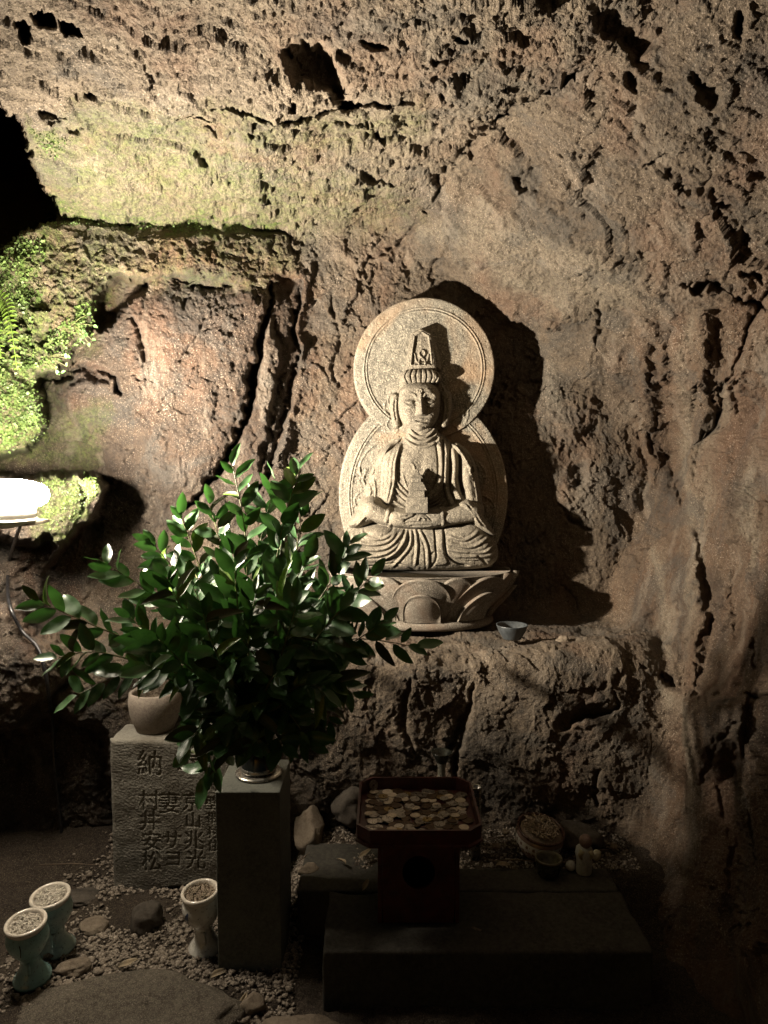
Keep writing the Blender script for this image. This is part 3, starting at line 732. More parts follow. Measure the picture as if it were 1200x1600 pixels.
# grey junction box behind
MAT_GREY = plain_mat('grey_plastic', (.22, .25, .26), .45, 0, .15, 25)
JB = P(195, 1128, SY+.42)
jb = empty('junction_box', tuple(JB), 'small blue grey plastic box with a round cap, behind the inscribed stone', 'junction box')
bm = bmesh.new(); bm_box(bm, (JB.x-.055, JB.y-.05, 0.05), (JB.x+.06, JB.y+.05, JB.z), .006); link('box_body', from_bm('box_body', bm), MAT_GREY, jb, False)
bm = bmesh.new(); bm_box(bm, (JB.x-.058, JB.y-.053, JB.z), (JB.x+.063, JB.y+.053, JB.z+.008), .003); link('box_lid', from_bm('box_lid', bm), MAT_GREY, jb, False)
lathe('round_cap', [(0, .018), (.018, .018), (.021, .015), (.022, 0)], MAT_GREY, jb, 28, (JB.x+.005, JB.y-.015, JB.z+.008))
# ------------------------------------------------------------------ the stone figure (relief sculpted as dense height fields, each part a mesh)
YREF, YSL = 2.98, 3.09
SPX = YREF/F_PX
def st_xyz(px, py, H):
    a = P(663, 893, YREF); return a.x+(px-663)*SPX, YSL-H*SPX, a.z+(893-py)*SPX
MAT_STATUE = stone_mat('carved_buff_stone', (.075, .066, .052), (.145, .127, .098), (.24, .212, .165), 62, 0.95, 0.0035, speck=(.56, .50, .37), stain=(.085, .080, .066))
MAT_HALO = stone_mat('halo_stone', (.074, .070, .058), (.14, .129, .104), (.27, .245, .195), 55, 0.95, 0.0035, speck=(.60, .55, .42), stain=(.30, .20, .12))
MAT_PED = stone_mat('pedestal_stone', (.075, .064, .05), (.13, .112, .088), (.21, .182, .145), 60, 0.7, 0.002, speck=(.45, .42, .35), stain=(.16, .105, .07))
fig = empty('stone_buddha', st_xyz(663, 893, 0), 'seated stone Buddhist figure with tall crown, holding a little pagoda before its double halo', 'statue')
GS = 0.8
def sheet(x0, x1, y0, y1, gs=GS): return np.meshgrid(np.arange(x0, x1, gs).astype(np.float32), np.arange(y0, y1, gs).astype(np.float32))
def hmesh(name, U_, V_, H, keep, mat, back=None):
    X = st_xyz(0, 0, 0)[0]+U_*SPX; Z = st_xyz(0, 0, 0)[2]-V_*SPX
    tex = 0.55*fbm(U_*.07, V_*.07, U_*0+3, 3, .6)+0.30*perlin(U_*.42, V_*.42, U_*0)-0.7*sstep(.38, .6, perlin(U_*.22, V_*.22, U_*0+7))
    Y = YSL-(H+tex)*SPX
    vi = np.arange(U_.size).reshape(U_.shape)
    q_ = np.stack([vi[:-1, :-1], vi[1:, :-1], vi[1:, 1:], vi[:-1, 1:]], -1).reshape(-1, 4)
    kq = (keep[:-1, :-1] | keep[1:, :-1] | keep[1:, 1:] | keep[:-1, 1:]).ravel()
    q_ = q_[kq]; used, inv = np.unique(q_, return_inverse=True)
    v = np.stack([X, Y, Z], -1).reshape(-1, 3)[used]
    return link(name, mesh_np(name, v, inv.reshape(-1, 4)), mat, fig)
def poly_sd(U_, V_, pts, sp=True):
    pts = spline(pts, True, 5) if sp else pts
    d, _ = segdist(U_, V_, pts, True); return np.where(inside(U_, V_, pts), d, -d)
def roundh(s, h, rim, pw=2.0):
    """inflated profile: rises to h over rim, falls steeply outside"""
    q_ = np.clip(s/rim, 0, 1); up = h*(1-(1-q_)**pw)**(1/pw)
    return np.where(s > 0, up, s*3.0)
def ell(U_, V_, cx, cy, rx, ry, h, ang=0):
    c_, s_ = math.cos(ang), math.sin(ang); a_ = ((U_-cx)*c_+(V_-cy)*s_)/rx; b_ = (-(U_-cx)*s_+(V_-cy)*c_)/ry
    r_ = a_*a_+b_*b_; return np.where(r_ < 1, h*np.sqrt(np.clip(1-r_, 0, 1)), 0)
def gauss(U_, V_, cx, cy, rx, ry, h, ang=0):
    c_, s_ = math.cos(ang), math.sin(ang); a_ = ((U_-cx)*c_+(V_-cy)*s_)/rx; b_ = (-(U_-cx)*s_+(V_-cy)*c_)/ry
    return h*np.exp(-(a_*a_+b_*b_))
def line(H, U_, V_, pts, w, h, taper=True):
    """ridge (h > 0) or groove (h < 0) along a smooth line"""
    x0 = min(p[0] for p in pts)-w*4-4; x1 = max(p[0] for p in pts)+w*4+4; y0 = min(p[1] for p in pts)-w*4-4; y1 = max(p[1] for p in pts)+w*4+4
    j = (U_[0] > x0) & (U_[0] < x1); i = (V_[:, 0] > y0) & (V_[:, 0] < y1)
    if not j.any() or not i.any(): return
    sl = (slice(int(np.argmax(i)), int(len(i)-np.argmax(i[::-1]))), slice(int(np.argmax(j)), int(len(j)-np.argmax(j[::-1]))))
    d, f = segdist(U_[sl], V_[sl], spline(pts, False, 6))
    tp = np.clip(np.minimum(f, 1-f)*7+.15, 0, 1) if taper else 1
    H[sl] += h*tp*np.exp(-(d/w)**2)
def fold(H, U_, V_, pts, w, h):
    """cloth fold: a rounded ridge with a sharp undercut on one side"""
    x0 = min(p[0] for p in pts)-w*4-4; x1 = max(p[0] for p in pts)+w*4+4; y0 = min(p[1] for p in pts)-w*4-4; y1 = max(p[1] for p in pts)+w*4+4
    j = (U_[0] > x0) & (U_[0] < x1); i = (V_[:, 0] > y0) & (V_[:, 0] < y1)
    sl = (slice(int(np.argmax(i)), int(len(i)-np.argmax(i[::-1]))), slice(int(np.argmax(j)), int(len(j)-np.argmax(j[::-1]))))
    sp_ = spline(pts, False, 6)
    d, f = segdist(U_[sl], V_[sl], sp_)
    tp = np.clip(np.minimum(f, 1-f)*6+.2, 0, 1)
    H[sl] += .72*tp*(h*np.exp(-(d/w)**2) - 0.6*h*np.exp(-((d-w*2.0)/(w*.8))**2))
def capsule(U_, V_, pts, r, base, flat=1.0):
    d, f = segdist(U_, V_, spline(pts, False, 5)); rr = r[0]+(r[1]-r[0])*f
    return np.where(d < rr, base+flat*np.sqrt(np.clip(rr*rr-d*d, 0, None)), base-(d-rr)*4)

# halo: lower body disc and upper head disc (solid slabs)
def halo(name, cx, cy, rx, ry, top, thick, ymax, decor):
    U_, V_ = sheet(cx-rx-3, cx+rx+3, cy-ry-3, min(cy+ry+3, ymax))
    r_ = np.sqrt(((U_-cx)/rx)**2+((V_-cy)/ry)**2); sd = (1-r_)*min(rx, ry)
    H = top - 2.5*(1-np.sqrt(np.clip(1-(1-np.clip(sd/3.0, 0, 1))**2, 0, 1)))
    H = np.where(sd < 0, top-2.5+np.maximum(sd*18, -thick), H)
    e1 = np.exp(-((sd-16.5)/1.0)**2); e2 = np.exp(-((sd-20.5)/0.9)**2); H += 1.4*e1+1.0*e2-0.9*np.exp(-((sd-18.6)/.8)**2)
    H -= 0.8*sstep(21, 23, sd)
    decor(H, U_, V_)
    H += 0.5*fbm(U_*.03, V_*.03, U_*0, 3)
    keep = (sd > -1.3)
    return hmesh(name, U_, V_, H, keep, MAT_HALO)
def dec_low(H, U_, V_):
    for cx, cy in ((562, 742), (562, 790), (768, 788), (755, 740)):
        for k in range(5):
            a_ = k*1.257+.3; line(H, U_, V_, [(cx+4*math.cos(a_), cy+4*math.sin(a_)), (cx+9*math.cos(a_+.35), cy+11*math.sin(a_+.35)), (cx+13*math.cos(a_), cy+14*math.sin(a_))], 1.4, 1.8)
    for q_ in ([(570, 760), (560, 730), (572, 705), (590, 690)], [(556, 835), (548, 815), (560, 800), (575, 806)], [(575, 730), (566, 750), (578, 770)], [(560, 770), (552, 782), (558, 800)],
               [(765, 820), (780, 805), (775, 785), (760, 775)], [(752, 720), (764, 740), (760, 765)]): line(H, U_, V_, q_, 1.5, 1.8)
def dec_up(H, U_, V_):
    for q_ in ([(604, 620), (600, 635), (608, 650), (604, 662), (612, 674)], [(612, 610), (606, 622), (612, 640), (618, 656)], [(628, 610), (620, 640), (622, 668), (612, 680)],
               [(720, 600), (728, 620), (735, 645), (728, 660)], [(716, 610), (722, 632), (728, 650)], [(708, 660), (722, 668), (735, 662)], [(600, 660), (590, 672), (582, 668)],
               ): line(H, U_, V_, q_, 1.3, 1.4)
o_low = halo('halo', 663.5, 776, 137, 166, 0, 17, 905, dec_low); o_low['label'] = 'lower oval halo slab behind the body'
o_up = halo('halo', 664, 573, 113, 113, 3, 20, 700, dec_up); o_up['label'] = 'round halo disc behind the crowned head'

# body, arms, hands and folded legs: one continuous surface
U_, V_ = sheet(520, 795, 668, 897)
H = np.full(U_.shape, -6.0, np.float32)
def mx(a_):
    global H
    H = np.maximum(H, a_)
def smx(a_, k=6.0):
    global H
    h_ = np.clip(0.5+0.5*(a_-H)/k, 0, 1); H = H*(1-h_)+a_*h_+k*h_*(1-h_)
mx(roundh(poly_sd(U_, V_, [(600, 700), (586, 720), (573, 750), (566, 785), (578, 803), (600, 800), (606, 740)]), 15, 12))
torso = [(640, 672), (628, 690), (605, 695), (594, 712), (594, 750), (596, 800), (640, 822), (700, 822), (735, 806), (746, 770), (744, 725), (728, 700), (700, 688), (684, 672)]
smx(roundh(poly_sd(U_, V_, torso), 27, 20) + ell(U_, V_, 655, 735, 45, 60, 7))
smx(roundh(poly_sd(U_, V_, [(712, 690), (734, 702), (748, 728), (755, 765), (758, 795), (742, 808), (722, 795), (718, 750), (708, 715)]), 30, 14), 3)
# neck
smx(capsule(U_, V_, [(660, 660), (661, 690)], (24, 22), 14, 0.75), 5)
for rr, yy in ((30, 694), (25, 686), (21, 679)):
    line(H, U_, V_, [(660-rr, yy-17), (660-rr*.8, yy-6), (660-rr*.35, yy+2), (664, yy+3), (660+rr*.45, yy), (660+rr*.85, yy-8), (660+rr, yy-18)], 2.2, 3.6)
    line(H, U_, V_, [(660-rr, yy-21), (660-rr*.8, yy-10), (660-rr*.35, yy-2.5), (664, yy-1.5), (660+rr*.45, yy-4.5), (660+rr*.85, yy-12), (660+rr, yy-22)], 1.2, -2.4)
# chest modelling
H += gauss(U_, V_, 640, 722, 17, 16, 3) + gauss(U_, V_, 674, 724, 13, 15, 2) - gauss(U_, V_, 659, 745, 5, 30, 1.5)
# robe hanging from the shoulders
def strip(pts, h, rim=4):
    s_ = poly_sd(U_, V_, pts); global H
    H += h*sstep(0, rim, s_)
strip([(632, 684), (612, 698), (598, 712), (595, 745), (594, 776), (604, 790), (612, 782), (619, 750), (621, 715)], 6, 3.5)
fold(H, U_, V_, [(618, 700), (611, 722), (609, 755), (602, 786)], 1.6, 2.6); line(H, U_, V_, [(624, 697), (617, 725), (615, 755), (608, 784)], 1.6, 2.6)
line(H, U_, V_, [(601, 716), (600, 750), (598, 776)], 1.2, -2)
for pts, w_, h_ in (([(685, 676), (689, 700), (690, 737), (683, 765), (672, 778)], 4.0, 5.5), ([(696, 682), (698, 715), (697, 760), (706, 788)], 4.0, 7), ([(709, 700), (711, 725), (711, 758), (722, 782)], 4.6, 7.5),
                    ([(728, 722), (733, 752), (738, 780)], 6.5, 4)):
    line(H, U_, V_, pts, w_, h_, False)
for pts, w_, h_ in (([(692, 684), (693.5, 715), (693, 755), (699, 786)], 1.3, -5), ([(703, 700), (704, 730), (704, 760), (713, 787)], 1.3, -5), ([(719, 706), (720.5, 728), (720, 750), (727, 776)], 2.6, -13), ([(680, 686), (684, 715), (684, 742), (676, 766)], 1.2, -3.5)):
    line(H, U_, V_, pts, w_, h_)
# sash folds at the waist
for k in range(4):
    fold(H, U_, V_, [(617+k*-1.5, 748+k*11), (626, 760+k*10), (638, 772+k*8)], 1.7, 3.2)
for k in range(4):
    fold(H, U_, V_, [(694, 752+k*9), (686, 770+k*7), (670, 782+k*5)], 1.7, 3.0)
for q_ in ([(628, 738), (634, 756), (640, 764), (650, 742)], [(662, 738), (668, 752), (672, 742), (674, 730)], [(650, 742), (646, 726), (640, 722)]): line(H, U_, V_, q_, 1.3, 1.6)
# shoulder locks and shawl
for k in range(5):
    o_ = k*4.2
    line(H, U_, V_, [(633-o_*.5, 680+o_*.5), (618-o_*.7, 684+o_), (604-o_*.35, 696+o_*1.0), (590+o_*.3, 712+o_*.5)], 2.0, 4.2)
for k in range(6):
    o_ = k*6.0
    line(H, U_, V_, [(688+o_*1.0, 674+o_*.45), (702+o_*.85, 688+o_*.6), (712+o_*.75, 697+o_*.9), (719+o_*.6, 706+o_*1.1)], 2.1, 5.0)
    line(H, U_, V_, [(691+o_*1.0, 673+o_*.45), (705+o_*.85, 687+o_*.6), (715+o_*.75, 696+o_*.9), (722+o_*.6, 705+o_*1.1)], 1.0, -3.2)
# jewels on the upper arms
for cx, cy in ((579, 734), (738, 734)):
    for k in range(10):
        a_ = k*.628; line(H, U_, V_, [(cx+4*math.cos(a_), cy+6.5*math.sin(a_)), (cx+4*math.cos(a_+.63), cy+6.5*math.sin(a_+.63))], 1.2, 2.2, False)
for q_ in ([(572, 752), (578, 766), (574, 784)], [(583, 748), (586, 765), (584, 785)], [(742, 750), (746, 770), (748, 790)]): line(H, U_, V_, q_, 1.4, 2)
# folded legs under the robe
lap = [(528, 880), (529, 858), (538, 840), (560, 826), (590, 818), (625, 822), (660, 820), (700, 818), (735, 814), (757, 822), (774, 838), (783, 860), (783, 876), (772, 888), (752, 893), (660, 898), (575, 896), (540, 890)]
sl_ = poly_sd(U_, V_, lap)
lapH = roundh(sl_, 44, 24, 2.2) + ell(U_, V_, 580, 842, 56, 36, 9) + ell(U_, V_, 735, 842, 52, 34, 9) + gauss(U_, V_, 650, 862, 70, 22, 5)
LAPH0 = lapH.copy()
smx(lapH, 3)
for pts in ([(562, 822), (571, 836), (594, 841), (612, 833), (620, 822)], [(549, 826), (553, 840), (576, 849), (605, 844), (625, 824)], [(541, 832), (547, 848), (572, 857), (606, 853), (631, 826)],
            [(637, 824), (630, 846), (612, 866), (590, 876)], [(642, 825), (640, 851), (624, 873), (612, 886)], [(648, 825), (651, 852), (648, 884)], [(654, 825), (666, 851), (669, 886)], [(545, 860), (570, 868), (600, 864), (622, 850)],
            [(700, 836), (725, 842), (748, 828)], [(698, 846), (735, 853), (765, 836)], [(698, 857), (728, 861), (755, 862), (778, 846)], [(712, 868), (740, 868), (768, 866), (782, 856)]):
    fold(H, U_, V_, pts, 2.0, 3.4)
for pts, w_, h_ in (([(679, 824), (680, 850), (681, 874), (671, 888)], 1.3, -6), ([(694, 824), (695, 850), (700, 868), (716, 880), (735, 884)], 1.5, -8), ([(570, 886), (620, 880), (650, 892)], 1.2, -2.5), ([(670, 866), (678, 862)], 1.4, -3), ([(745, 866), (760, 880), (764, 890)], 2, -3)):
    line(H, U_, V_, pts, w_, h_)
strip([(682, 824), (692, 824), (693, 858), (700, 880), (676, 884), (682, 864)], 2.5, 3)
H += gauss(U_, V_, 590, 829, 20, 8, 4)
# sleeves draping from the forearms over the knees
smx(roundh(poly_sd(U_, V_, [(566, 790), (550, 806), (540, 822), (556, 828), (585, 818), (603, 806), (592, 784)]), 44, 15), 4)
smx(roundh(poly_sd(U_, V_, [(714, 786), (732, 778), (750, 790), (760, 808), (778, 836), (762, 836), (742, 822), (728, 802)]), 58, 12), 3)
fold(H, U_, V_, [(722, 784), (736, 800), (750, 820), (776, 838)], 1.8, 4); fold(H, U_, V_, [(590, 792), (570, 806), (556, 822)], 1.8, 3)
line(H, U_, V_, [(710, 790), (728, 794), (738, 808), (752, 824)], 1.8, 5)
# forearms, bracelets and joined hands
smx(capsule(U_, V_, [(580, 796), (602, 806), (622, 812)], (14, 10.5), 42, 1.0), 2)
smx(capsule(U_, V_, [(738, 800), (716, 804), (698, 808)], (13, 11), 46, 1.0), 2)
mx(capsule(U_, V_, [(606, 799), (603, 812)], (3.6, 3.6), 52, 1.0)); mx(capsule(U_, V_, [(612, 802), (610, 816)], (2.6, 2.6), 54, 1.0))
mx(capsule(U_, V_, [(690, 801), (691, 816)], (3.4, 3.4), 56, 1.0)); mx(capsule(U_, V_, [(685, 802), (686, 816)], (1.8, 1.8), 56, 1.0))
smx(capsule(U_, V_, [(618, 809), (640, 811), (660, 812), (682, 809)], (11.5, 11.5), 50, 0.9), 2)
for k, (yy, x0, x1) in enumerate(((803, 632, 676), (808.5, 628, 678), (814, 630, 676), (818.5, 638, 672))):
    line(H, U_, V_, [(x0, yy+1.5), ((x0+x1)/2, yy+(.5 if k % 2 else -1)), (x1, yy)], 1.0, -2.4)
line(H, U_, V_, [(648, 798), (647, 804), (636, 809), (630, 813)], 1.3, -4); line(H, U_, V_, [(622, 803), (636, 800), (646, 801)], 2.6, 2.5)
line(H, U_, V_, [(662, 800), (668, 806), (674, 812)], 1.0, -2.5); line(H, U_, V_, [(652, 812), (657, 805), (664, 811)], 1.4, 2.2)
keep = H > -4.5
# close the sides of the legs where they stand clear of the halo
bottom = V_ > 893.5
keep &= ~bottom
body = hmesh('robed_body', U_, V_, H, keep, MAT_STATUE)
# rounded stone mass behind the knees
bm = bmesh.new(); a0 = st_xyz(531, 893, 0); a1 = st_xyz(780, 836, 0)
bm_box(bm, (a0[0]+.01, YSL-.012, a0[2]), (a1[0]-.006, YSL+.03, a1[2]), .02, 4); link('back_slab', from_bm('back_slab', bm), MAT_STATUE, fig)

# head
U_, V_ = sheet(606, 718, 566, 682, 0.6)
H = np.full(U_.shape, -5.0, np.float32)
smx(roundh(poly_sd(U_, V_, [(640, 590), (622, 604), (616, 632), (620, 664), (640, 676), (675, 676), (698, 668), (706, 640), (700, 606), (682, 588)]), 12, 12), 2)      # hair mass
for k in range(5):
    line(H, U_, V_, [(690+k*3, 596+k*4), (700+k*2, 625), (700+k*1.2, 655-k*2)], 1.3, 2.2); line(H, U_, V_, [(626-k*2.2, 602+k*4), (618-k*.5, 630), (619+k*.5, 660-k*2)], 1.2, 1.8)
mx(capsule(U_, V_, [(698, 616), (700, 636), (695, 662)], (6.5, 4), 17, .8)); mx(capsule(U_, V_, [(617, 618), (616, 636), (620, 662)], (5, 3.5), 15, .8))                # long ears
line(H, U_, V_, [(698, 620), (699, 638), (696, 656)], 1.6, -3.5); line(H, U_, V_, [(617, 622), (616, 638), (619, 656)], 1.4, -3)
cx, cy = 655.5, 632
face = [(655, 594), (636, 597), (625, 608), (622, 628), (625, 650), (635, 666), (650, 675), (660, 675.5), (674, 668), (685, 652), (689, 628), (686, 608), (675, 597)]
sF = poly_sd(U_, V_, face)
F = roundh(sF, 22, 17, 2.0) + 11 + ell(U_, V_, cx, cy+2, 36, 46, 8)
F = np.where(sF > 0, F, 11+sF*6)
F += gauss(U_, V_, 637, 645, 11, 13, 2.6) + gauss(U_, V_, 675, 645, 11, 13, 2.6) + gauss(U_, V_, 656, 669, 9, 6, 3.4)
F += gauss(U_, V_, 655.5, 606, 22, 9, 1.5)
for sx in (-1, 1):
    ex = cx+sx*15.5
    F -= gauss(U_, V_, ex, 624, 9.5, 5.0, 4.6)              # socket
    F += gauss(U_, V_, ex, 627.5, 8.5, 3.6, 3.6)            # heavy lid
    line(F, U_, V_, [(ex-sx*8.5, 628.5), (ex, 631.0), (ex+sx*9, 627.5)], 1.0, -2.4)
    line(F, U_, V_, [(ex-sx*8, 633), (ex, 634.5), (ex+sx*8, 632)], 1.2, 1.0)
    line(F, U_, V_, [(cx+sx*5, 622), (cx+sx*9, 616.5), (cx+sx*18, 614.5), (cx+sx*27, 620)], 1.7, 2.2)
    F -= gauss(U_, V_, cx+sx*7.5, 628, 3.2, 6, 3.0)
d, f = segdist(U_, V_, [(656.5, 616), (657, 632), (657.5, 645)])
w_ = 3.2+1.8*f; F += (3.0+8.5*f)*np.exp(-(d/w_)**2)
F += gauss(U_, V_, 657.5, 645, 4.6, 4.0, 3.5) + gauss(U_, V_, 652.0, 647, 2.8, 2.4, 3.0) + gauss(U_, V_, 663.2, 647, 2.8, 2.4, 3.0)
F -= gauss(U_, V_, 657.5, 650.5, 7, 1.2, 3.0)
F += gauss(U_, V_, 657.5, 654.8, 8, 1.9, 3.6) + gauss(U_, V_, 657.5, 660.6, 6.4, 2.1, 3.8)
line(F, U_, V_, [(649, 656.4), (657.5, 658.2), (666, 656.4)], 0.9, -3.6); F -= gauss(U_, V_, 657.5, 664.4, 6, 1.6, 2.2)
ur = np.hypot(U_-655, V_-611.5); F += 1.6*np.exp(-((ur-3.6)/.9)**2)+1.3*np.exp(-(ur/1.8)**2)
mx(F)
for k in range(9):     # hair line curls
    x_ = 624+k*7.8; line(H, U_, V_, [(x_, 601-1.2*math.sin(k/8*math.pi)*5), (x_+3, 595-4*math.sin(k/8*math.pi)), (x_+7, 599-4*math.sin(k/8*math.pi))], 1.5, 2.4)
hmesh('head', U_, V_, H, H > -4, MAT_STATUE)

# crown: ribbed band and tall leaf-shaped plate
U_, V_ = sheet(615, 705, 566, 606, 0.55)
band = roundh(poly_sd(U_, V_, [(625, 590), (629, 579), (640, 574), (658, 573), (676, 574), (686, 580), (691, 590), (684, 598), (668, 600), (655, 601), (640, 600), (630, 598)]), 20, 11) + 12
sB = poly_sd(U_, V_, [(625, 590), (629, 579), (640, 574), (658, 573), (676, 574), (686, 580), (691, 590), (684, 598), (668, 600), (655, 601), (640, 600), (630, 598)])
H = np.where(sB > 0, band, 12+sB*7)
for k in range(-4, 5):
    xx = 658+k*7.6; line(H, U_, V_, [(658+k*6.4, 575), (xx+k*.9, 587), (658+k*6.6, 599)], 1.1, -4.2, False)
hmesh('crown_band', U_, V_, H, H > -4, MAT_STATUE)
U_, V_ = sheet(632, 698, 508, 580, 0.55)
plate = [(635, 576), (639, 548), (643, 519), (657, 511.5), (673.5, 519), (678, 548), (682, 576)]
sC = poly_sd(U_, V_, plate, False)
H = np.where(sC > 0, 20+np.clip(sC, 0, 2)*.8 - 0.10*np.abs(U_-658), 20+sC*9)
inner = [(642.5, 568), (645, 545), (648.5, 524), (658, 518), (669, 524), (672, 545), (674.5, 568)]
sI = poly_sd(U_, V_, inner, False); H -= 3.2*sstep(-.6, 1.2, sI); H += 1.4*np.exp(-((sI+.9)/.8)**2)
for q_ in ([(659, 545), (655, 549), (656, 554), (660, 556), (664, 552), (663, 547), (659, 545)], [(655, 568), (655, 561), (659, 557), (664, 562), (664, 568)], [(654, 566), (650, 560), (648, 551)], [(665, 566), (668, 560), (670, 552)], [(648, 568), (659, 565), (671, 568)]): line(H, U_, V_, q_, 1.2, 2.6, False)
sh = np.where((U_ > 670) & (sC < 0), 1, 0)
H2 = roundh(poly_sd(U_, V_, [(668, 518), (680, 524), (688, 548), (692, 576), (676, 578), (672, 545)], False), 11, 10)
H = np.maximum(H, H2)
hmesh('crown_plate', U_, V_, H, H > -4, MAT_STATUE)

# little pagoda held on the hands
pg_ = []
def frust(name, y0, y1, w0, w1, h0, h1, parent):
    """tier between picture rows y0 (top) and y1 (bottom); w = half widths, h = front heights"""
    bm = bmesh.new(); cxp = 650.5; vs = []
    for (yy, w_, hh) in ((y1, w1, h1), (y0, w0, h0)):
        for sx, dd in ((-1, hh), (1, hh), (1, hh-2*w_), (-1, hh-2*w_)):
            vs.append(bm.verts.new(st_xyz(cxp+sx*w_, yy, dd)))
    for f_ in ((0, 1, 5, 4), (1, 2, 6, 5), (2, 3, 7, 6), (3, 0, 4, 7), (4, 5, 6, 7), (3, 2, 1, 0)): bm.faces.new([vs[i] for i in f_])
    bmesh.ops.bevel(bm, geom=bm.edges[:], offset=.0028, segments=2, affect='EDGES')
    return link(name, from_bm(name, bm), MAT_STATUE, parent, False)
pag = frust('pagoda_base', 775, 799, 16.5, 17, 68, 68, fig)
frust('pagoda_body', 763, 775.5, 12, 12.5, 58, 58, fig); frust('pagoda_roof', 752, 764, 9.5, 15.5, 60, 66, fig)
frust('pagoda_tier', 745, 752.5, 7.0, 7.0, 53, 53, fig); frust('pagoda_cap', 740, 746, 6, 10.5, 54, 59, fig); frust('pagoda_spire', 731, 741, 1.6, 4.8, 48, 51, fig)

# ------------------------------------------------------------------ lotus pedestal
zt = st_xyz(663, 894, 0)[2]-.002; zb = LEDGE_Z+.012; pcx = st_xyz(664, 0, 0)[0]; pcy = 3.065
ped = empty('lotus_pedestal', (pcx, pcy, zb), 'weathered oval lotus pedestal with large overlapping petals under the seated stone figure', 'pedestal')
PHt = zt-zb-.03
def prof(tt): return 0.70+0.30*sstep(0, 1, tt)**0.8
AX, BY = 0.372, 0.225
def ped_pt(th, tt, off=0.0, lift=0.0):
    r_ = prof(tt); return ((AX*r_+off)*math.cos(th)+pcx, (BY*r_+off)*math.sin(th)+pcy, zb+.030+PHt*tt+lift)
n = 96; pr = [(0.0, 0)]+[(0, i/14) for i in range(15)]
vs, fs = [], []
for i in range(17):
    for j in range(n):
        th = 2*math.pi*j/n
        if i < 15: vs.append(ped_pt(th, i/14, -.012))
        else:
            r_ = .97 if i == 15 else .02; vs.append((AX*r_*math.cos(th)+pcx, BY*r_*math.sin(th)+pcy, zt-(.004 if i == 15 else .002)))
for i in range(16):
    for j in range(n): fs.append((i*n+j, i*n+(j+1) % n, (i+1)*n+(j+1) % n, (i+1)*n+j))
me = bpy.data.meshes.new('core'); me.from_pydata(vs, [], fs); link('core', me, MAT_PED, ped)
# plinth disc
vs, fs = [], []; prf = [(.0, 0), (.76, 0), (.785, .010), (.785, .022), (.76, .032), (.70, .036), (0, .036)]
for r_, z_ in prf:
    for j in range(n): th = 2*math.pi*j/n; vs.append((AX*r_*math.cos(th)+pcx, BY*r_*math.sin(th)*1.05+pcy, zb-.006+z_))
for i in range(len(prf)-1):
    for j in range(n): fs.append((i*n+j, i*n+(j+1) % n, (i+1)*n+(j+1) % n, (i+1)*n+j))
me = bpy.data.meshes.new('plinth'); me.from_pydata(vs, [], fs); link('plinth', me, MAT_PED, ped)
def petal(name, th0, half, tmax, off, curl, nn=27, mm=20):
    vs, fs = [], []
    for layer_ in (0, 1):
        for i in range(mm+1):
            for j in range(nn+1):
                a_ = (j/nn)*2-1
                top = tmax*(max(0.0, 1-abs(a_)**2.3))**0.62
                tt = top*i/mm
                rimd = min(1-abs(a_), (1-i/mm)*1.4)
                lip = 0.007*math.exp(-(rimd/.10)**2)
                bulge = 0.022*(1-a_*a_)*(0.35+0.65*math.sin(math.pi*min(1, i/mm*.9)))
                o_ = off+bulge+lip+curl*(i/mm)**3*(top/tmax)
                if layer_: o_ -= .018+bulge*.5
                vs.append(ped_pt(th0+a_*half, max(tt, 0.0), o_))
    w_ = nn+1; o2 = (mm+1)*w_
    for i in range(mm):
        for j in range(nn):
            k_ = i*w_+j; fs.append((k_, k_+1, k_+w_+1, k_+w_)); fs.append((o2+k_, o2+k_+w_, o2+k_+w_+1, o2+k_+1))
    for j in range(nn): k_ = mm*w_+j; fs.append((k_, k_+1, o2+k_+1, o2+k_))
    me = bpy.data.meshes.new(name); me.from_pydata(vs, [], fs); me.update(); return link(name, me, MAT_PED, ped)
tha = [-math.pi/2-.06+k*2*math.pi/8 for k in range(8)]
for k in range(8):
    th = tha[k]
    petal('petal', th, .42, 0.99, -.004, .012)
    petal('inner_petal', th, .26, 0.66, .020, .004)
    petal('back_petal', th+math.pi/8, .30, 1.0, -.010, .006)
# ------------------------------------------------------------------ the lit lantern on the outcrop
LP = P(2, 775, 2.27)
m, nt, ns, lk, b = mat_new('lantern_light'); MAT_EMIT = m
b.inputs['Base Color'].default_value = (1, 1, 1, 1); b.inputs['Emission Color'].default_value = (*LAMP_COLOR, 1); b.inputs['Emission Strength'].default_value = LAMP_STRENGTH
MAT_LAMPBODY = plain_mat('cream_enamel', (.55, .52, .46), .45, 0, .15, 30)
MAT_BRASSY = plain_mat('weathered_metal', (.22, .19, .14), .5, .5, .25, 50)
lamp = empty('lantern', tuple(LP), 'glowing white round lantern on a small bracket, on the mossy outcrop', 'lamp')
lathe('lamp_glass', [(0, .050), (.060, .050), (.090, .044), (.118, .034), (.134, .018), (.137, .0), (.130, -.020), (.112, -.032), (.096, -.036), (0, -.036)], MAT_EMIT, lamp, 40, LP)
lathe('lamp_collar', [(.098, -.0365), (.097, -.069), (0, -.069)], MAT_LAMPBODY, lamp, 40, LP)
lathe('lamp_base', [(0, -.070), (.099, -.070), (.103, -.073), (.102, -.078), (.070, -.088), (.03, -.10), (0, -.10)], MAT_LAMPBODY, lamp, 40, LP)
bm = bmesh.new(); bm_box(bm, (LP.x+.02, LP.y+.02, LP.z-.095), (LP.x+.070, LP.y+.17, LP.z-.084), .003); link('bracket', from_bm('bracket', bm), MAT_BRASSY, lamp, False)
